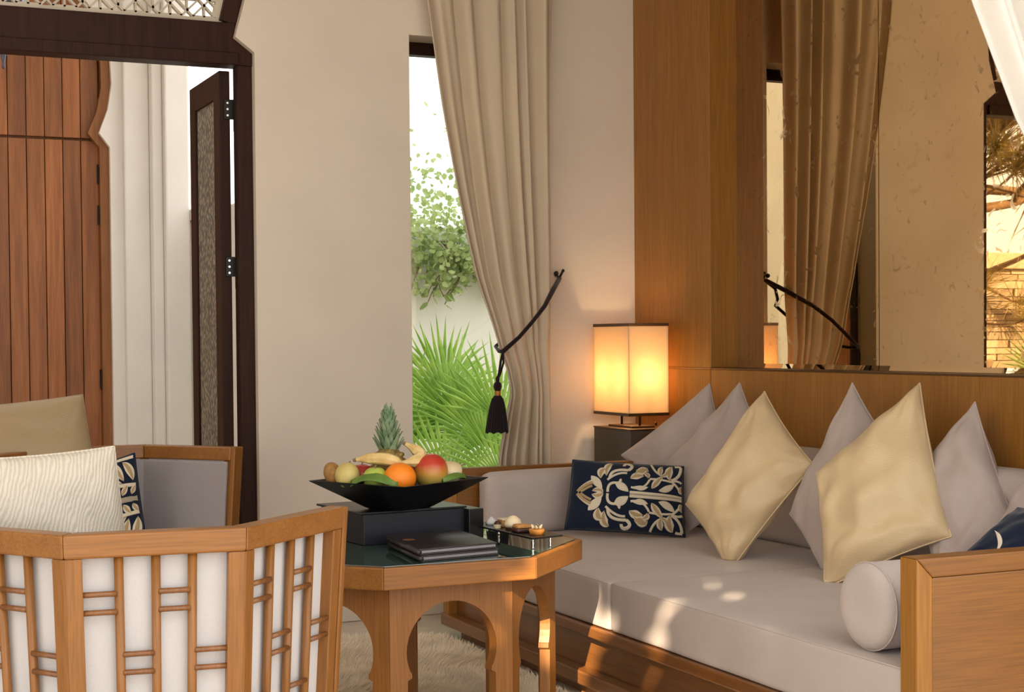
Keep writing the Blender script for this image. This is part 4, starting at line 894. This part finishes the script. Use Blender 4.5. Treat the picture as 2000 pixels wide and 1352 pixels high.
MOT2 = [('line', [(-0.9, 0.0), (0.0, 0.0), (0.97, 0.0)], 0.05), ('line', [(-0.9, 0.93), (0.0, 0.93), (0.97, 0.93)], 0.03),
    ('leaf', [(0.25, 0.9), (0.55, 0.80), (0.70, 0.42)], 0.10), ('leaf', [(0.70, 0.86), (0.90, 0.70), (0.92, 0.40)], 0.08), ('leaf', [(0.2, 0.62), (0.40, 0.45), (0.66, 0.36)], 0.08),
    ('line', [(0.0, 0.38), (0.5, 0.34), (0.97, 0.30)], 0.035), ('leaf', [(0.30, 0.10), (0.42, 0.25), (0.48, 0.33)], 0.06), ('leaf', [(0.62, 0.10), (0.66, 0.2), (0.78, 0.31)], 0.06), ('leaf', [(0.85, 0.10), (0.88, 0.2), (0.96, 0.28)], 0.05), ('line', [(0.1, 0.1), (0.2, 0.5), (0.1, 0.9)], 0.03)]
embroider(fnf, nf, MOT2, 1.0)

# ------------------------------------------------------------------ rug
rg = thing('fur_rug', 'shaggy beige fur rug under the tea table', 'rug', (1.6, 5.2, 0))
rim = [(0.35+0.03*math.sin(i*1.7), 3.6) for i in range(1)]
outl = []
for x, y in ((0.5, 3.3), (2.44, 3.3), (2.50, 4.4), (2.545, 5.6), (2.55, 6.33), (2.40, 6.46), (1.9, 6.50), (1.2, 6.52), (0.6, 6.45), (0.45, 5.0)): outl.append((x, y))
dense = []
for i in range(len(outl)):
    a, b = Vector(outl[i]), Vector(outl[(i+1) % len(outl)]); nseg = max(2, int((b-a).length/0.06))
    for k in range(nseg):
        p = a.lerp(b, k/nseg); w_ = 0.018*noise.noise((p.x*9, p.y*9, 0.3)); dense.append((p.x+w_ if p.x < 2.3 else p.x-abs(w_), p.y+w_))
obj('backing', MB().prism(dense, lambda a, b: (a, b, 0.001), lambda a, b: (a, b, 0.012)), fur_m, rg)
from mathutils.geometry import intersect_point_tri_2d
def inside(x, y):
    c = False; n = len(dense); j = n-1
    for i in range(n):
        xi, yi = dense[i]; xj, yj = dense[j]
        if (yi > y) != (yj > y) and x < (xj-xi)*(y-yi)/(yj-yi)+xi: c = not c
        j = i
    return c
fur = MB(); rnd = random.Random(5)
while len(fur.f) < 26000:
    x, y = rnd.uniform(0.9, 2.56), rnd.uniform(4.7, 6.56)
    if not inside(x, y): continue
    a = 0.6+1.6*noise.noise((x*2.5, y*2.5, 0))+rnd.uniform(-0.6, 0.6); l = rnd.uniform(0.02, 0.045); w_ = 0.0022
    d = Vector((math.cos(a), math.sin(a))); h = rnd.uniform(0.010, 0.024)
    if not inside(x+d.x*l*0.8, y+d.y*l*0.8) and x > 2.4: continue
    fur.add([(x-d.y*w_, y+d.x*w_, 0.011), (x+d.y*w_, y-d.x*w_, 0.011), (x+d.x*l, y+d.y*l, 0.011+h)], [(0, 1, 2)])
fo = obj('pile', fur, fur_m, rg); fo['kind'] = 'stuff'

# ------------------------------------------------------------------ garden beyond the window
def fan_palm(label, base, fronds, seed, mat=palm_l):
    t = thing('fan_palm', label, 'palm', base, group=None); r_ = random.Random(seed); B_ = Vector(base)
    obj('stem', MB().tube([B_, B_+Vector((0.01, 0, 0.25))], [0.05, 0.04], 8), bark, t)
    for (dx, dy, dz, L_, tilt) in fronds:
        hub = B_+Vector((dx, dy, dz)); 
        axis = Vector((dx, dy, max(dz, 0.2))).normalized()
        face = Vector((0.25, -1, 0.25+tilt)).normalized()
        axis = (axis-face*axis.dot(face)).normalized(); sd = face.cross(axis).normalized()
        fr = MB(); fr.tube([B_+Vector((0, 0, 0.2)), B_.lerp(hub, 0.5)+Vector((0, 0, 0.12)), hub], 0.006, 5)
        nl = 30
        for k in range(nl):
            an = math.radians(-115+230*k/(nl-1)); d = axis*math.cos(an)+sd*math.sin(an)
            l = L_*(0.72+0.28*math.cos(an*0.7))*r_.uniform(0.9, 1.06); w_ = 0.0135*L_/0.5; q = d.cross(face).normalized()
            droop = Vector((0, 0, -0.10*l)); tip = hub+d*l+droop*r_.uniform(0.3, 1.2)+face*r_.uniform(-0.03, 0.03); md = hub+d*l*0.55-face*0.01
            fo_ = face*0.005
            fr.add([hub+q*0.003, md+q*w_, tip, md-q*w_, hub-q*0.003, md+fo_*2, hub+fo_], [(0, 1, 5, 6), (1, 2, 5), (6, 5, 3, 4), (5, 2, 3)])
        obj('frond', fr, mat, t)
    return t
fan_palm('bright green fan palm growing outside the tall window', (3.42, 8.55, 0), [(-0.22, -0.05, 0.75, 0.62, 0), (0.05, 0.0, 0.85, 0.62, 0.1), (0.35, -0.05, 0.80, 0.60, 0), (-0.12, -0.35, 0.50, 0.55, 0.3), (0.22, -0.38, 0.48, 0.55, 0.3), (0.5, -0.25, 0.55, 0.55, 0.2), (-0.4, -0.25, 0.45, 0.5, 0.2), (0.12, 0.25, 1.0, 0.5, -0.1), (0.0, -0.5, 0.25, 0.5, 0.5), (0.4, -0.5, 0.25, 0.5, 0.5), (-0.35, -0.45, 0.2, 0.45, 0.5), (0.20, -0.15, 0.70, 0.6, 0.2)], 4)
# creeper on the wall
cr = thing('creeper', 'leafy green creeper spilling over the white garden wall', 'creeper', (3.9, 9.5, 2.05))
rnd = random.Random(11); lf = MB(); sm = MB()
def leafquad(mb, c, s, rnd):
    d = Vector((rnd.uniform(-1, 1), rnd.uniform(-1, 0.3), rnd.uniform(-1, 0.6))).normalized(); q = d.orthogonal().normalized(); q = (q*math.cos(rnd.random()*6)+d.cross(q)*math.sin(rnd.random()*6)).normalized()
    a = c; mb.add([a, a+d*s*0.35+q*s*0.42, a+d*s*0.8+q*s*0.28, a+d*s, a+d*s*0.8-q*s*0.28, a+d*s*0.35-q*s*0.42], [(0, 1, 2, 3), (0, 3, 4, 5)])
for k in range(5200):
    x = rnd.uniform(2.9, 5.4); z = 1.78+abs(rnd.gauss(0, 0.44))*(0.8+0.35*noise.noise((x*2, 0, 3)))
    if rnd.random() < 0.2: z = rnd.uniform(1.60, 1.9)
    y = 9.56-rnd.random()*0.22 if z < 2.1 else 9.72+rnd.gauss(0, 0.16)
    leafquad(lf, Vector((x, y, z)), rnd.uniform(0.028, 0.055), rnd)
for k in range(26):
    x = rnd.uniform(3.2, 4.6); y = 9.48; z = 1.95; pts = []
    L_ = rnd.uniform(0.15, 0.5)
    for i in range(8):
        pts.append((x+0.06*math.sin(i*0.7+k), y-0.05*math.sin(i*0.4), z-L_*i/7)); 
    sm.tube(pts, 0.004, 4)
    for i in range(2, 8): leafquad(lf, Vector(pts[i]), rnd.uniform(0.05, 0.085), rnd)
sm.tube([(3.62, 9.45, 1.78), (3.5, 9.40, 1.5), (3.42, 9.36, 1.2), (3.40, 9.35, 0.9)], 0.006, 5)
o = obj('foliage', lf, vine_l, cr); o['kind'] = 'stuff'; o = obj('stems', sm, stem_m, cr); o['kind'] = 'stuff'

# ------------------------------------------------------------------ garden seen in the mirror through the door
sw = thing('stone_wall', 'honey coloured ledge stone garden wall with flat coping', 'wall', (-2.5, 11.5, 0)); sw['kind'] = 'structure'
obj('core', MB().box(-6, -0.8, 11.56, 11.8, 0, 1.93), ledge_stone[1], sw)
obj('coping', MB().box(-6, -0.8, 11.46, 11.82, 1.93, 2.08), ledge_stone[2], sw, bevel=0.01)
rnd = random.Random(2); z = 0.95; unit = []
for i in range(3):
    m = MB().box(-0.5, 0.5, -0.5, 0.5, -0.5, 0.5); q = obj('stone', m, ledge_stone[i]); unit.append(q.data); bpy.data.objects.remove(q)
while z < 1.92:
    h = min(rnd.choice((0.045, 0.06, 0.075)), 1.93-z); x = -3.5-rnd.random()*0.3
    while x < -1.5:
        l = rnd.uniform(0.14, 0.36); o = bpy.data.objects.new('stone', rnd.choice(unit)); COL.objects.link(o); o.parent = sw; o.matrix_parent_inverse = Matrix.Translation(-sw.location)
        o.location = (x+l/2, 11.545+rnd.uniform(-0.012, 0.012), z+h/2); o.scale = (l-0.008, 0.06, h-0.007); x += l
    z += h
def branch(mb, p, d, L_, r_, depth, rnd, tips):
    pts = [p]; q = p.copy(); dd = d.copy(); n = 6
    for i in range(n):
        dd = (dd+Vector((rnd.uniform(-.25, .25), rnd.uniform(-.25, .25), rnd.uniform(-.18, .22)))).normalized(); q = q+dd*L_/n; pts.append(q.copy())
    mb.tube(pts, [r_*(1-0.6*i/n) for i in range(n+1)], 6)
    if depth == 0: tips.append((pts[-3], pts[-1], dd)); return
    for k in range(4):
        i = rnd.randint(2, n); a = Vector((rnd.uniform(-1, 1), rnd.uniform(-1, 1), rnd.uniform(-0.5, 0.7))).normalized()
        branch(mb, pts[i], (dd*0.7+a*0.8).normalized(), L_*0.62, r_*0.5, depth-1, rnd, tips)
def needle_tree(name, label, base, h, seed, mat, nn, L_, wd, dirs, r0_=0.09, sp=0.5):
    t = thing(name, label, 'tree', base); rnd = random.Random(seed); m = MB(); tips = []
    B_ = Vector(base); m.tube([B_, B_+Vector((0.08, 0, h*0.5)), B_+Vector((0, 0.05, h))], [r0_*1.3, r0_*1.1, r0_], 10)
    for dz, d in dirs: branch(m, B_+Vector((0.03, 0.02, h*dz)), Vector(d).normalized(), L_, r0_*0.7, 2, rnd, tips)
    obj('trunk', m, bark, t, smooth=True); nd = MB()
    for a, b, d in tips:
        for k in range(nn):
            p = a.lerp(b, rnd.random()*1.2); v = (d*0.8+Vector((rnd.gauss(0, .5), rnd.gauss(0, .5), rnd.gauss(0, .5)-0.15))).normalized()*rnd.uniform(0.6, 1.1)*sp
            s_ = v.orthogonal().normalized()*wd; nd.add([p-s_, p+s_, p+v*0.6+s_*0.8, p+v, p+v*0.6-s_*0.8], [(0, 1, 2, 3, 4)])
    o = obj('foliage', nd, mat, t); o['kind'] = 'stuff'; return t
needle_tree('feathery_tree', 'sunlit feathery tree with golden needles above the stone wall', (-2.3, 12.3, 0), 3.2, 8, needle_m, 130, 1.7, 0.0035,
    [(0.72, (1, -0.5, 0.1)), (0.85, (0.6, -0.8, 0.3)), (0.95, (-0.3, -0.7, 0.6)), (1.0, (0.4, 0.1, 1)), (0.8, (-1, -0.3, 0.2)), (0.66, (0.3, -1, 0.0)), (1.0, (-0.5, -0.5, 0.8))], sp=0.45)
needle_tree('feathery_tree', 'second golden needled tree further behind the stone wall', (-3.6, 13.6, 0), 3.6, 18, needle_m, 150, 2.0, 0.0055,
    [(0.72, (1, -0.5, 0.1)), (0.85, (0.6, -0.8, 0.3)), (0.95, (-0.3, -0.7, 0.6)), (1.0, (0.4, 0.1, 1)), (0.8, (-1, -0.3, 0.2)), (0.66, (0.8, -1, 0.0)), (1.0, (0.5, -0.5, 0.8))], sp=0.5)
fan_palm('small dark green fan palm in front of the stone wall', (-2.55, 11.0, 0), [(-0.2, -0.1, 0.85, 0.5, 0), (0.15, 0.0, 0.95, 0.5, 0.1), (-0.4, -0.15, 0.7, 0.5, 0)], 9, tree_l)
# unseen trees added behind the viewer to block sun; crowns cut to place dapples
def sun_hit(q, axis, val):
    t = (val-q[axis])/SUNDIR[axis]; return q+SUNDIR*t
def gap(q):  # leaves culled here let sun dapple the daybed front and seat
    f = sun_hit(q, 0, 2.55)
    c = f.y+0.35*f.z
    if -0.15 < f.z < 0.50 and (4.90 < c < 5.32 or 4.50 < c < 4.74): return True
    h = sun_hit(q, 2, 0.45); c = h.x+0.29*h.y
    if 4.05 < h.y < 4.75 and (abs(c-4.225) < 0.065 or abs(c-4.07) < 0.05): return True
    return False
rnd = random.Random(77); crowns = [MB(), MB(), MB()]; cx3 = (-10.0, -7.6, -5.2)
for k in range(36000):
    q = Vector((rnd.uniform(-12.2, -3.2), -9+rnd.gauss(0, 0.5), rnd.uniform(5.9, 10.9)))
    edge = min(q.x+12.2, -3.2-q.x, (q.z-5.9), (10.9-q.z))
    if edge < 0.5 and rnd.random() > edge/0.5: continue
    if gap(q): continue
    leafquad(crowns[min(range(3), key=lambda i: abs(cx3[i]-q.x))], q, rnd.uniform(0.13, 0.20), rnd)
for i in range(3):
    t = thing('sun_screen_tree', ('unseen leafy tree added facing the pavilion, crown cut to dapple the sun, %s' % ('farthest from the sofa wall', 'middle one of three', 'closest to the sofa wall')[i]), 'tree', (cx3[i], -9, -0.13), group='unseen trees added to block the sun')
    m = MB(); B_ = Vector((cx3[i], -9, -0.13)); m.tube([B_, B_+Vector((0.15, 0, 4)), B_+Vector((0, 0, 7.2))], [0.22, 0.17, 0.10], 10)
    for a in range(6): m.tube([B_+Vector((0, 0, 5.2+a*0.3)), B_+Vector((0.7*math.cos(a*1.9), 0.4*math.sin(a*1.9), 6.4+a*0.4)), B_+Vector((1.1*math.cos(a*1.9), 0.5*math.sin(a*1.9), 7.4+a*0.45))], [0.06, 0.04, 0.015], 6)
    obj('trunk', m, bark, t, smooth=True); o = obj('foliage', crowns[i], tree_l, t); o['kind'] = 'stuff'
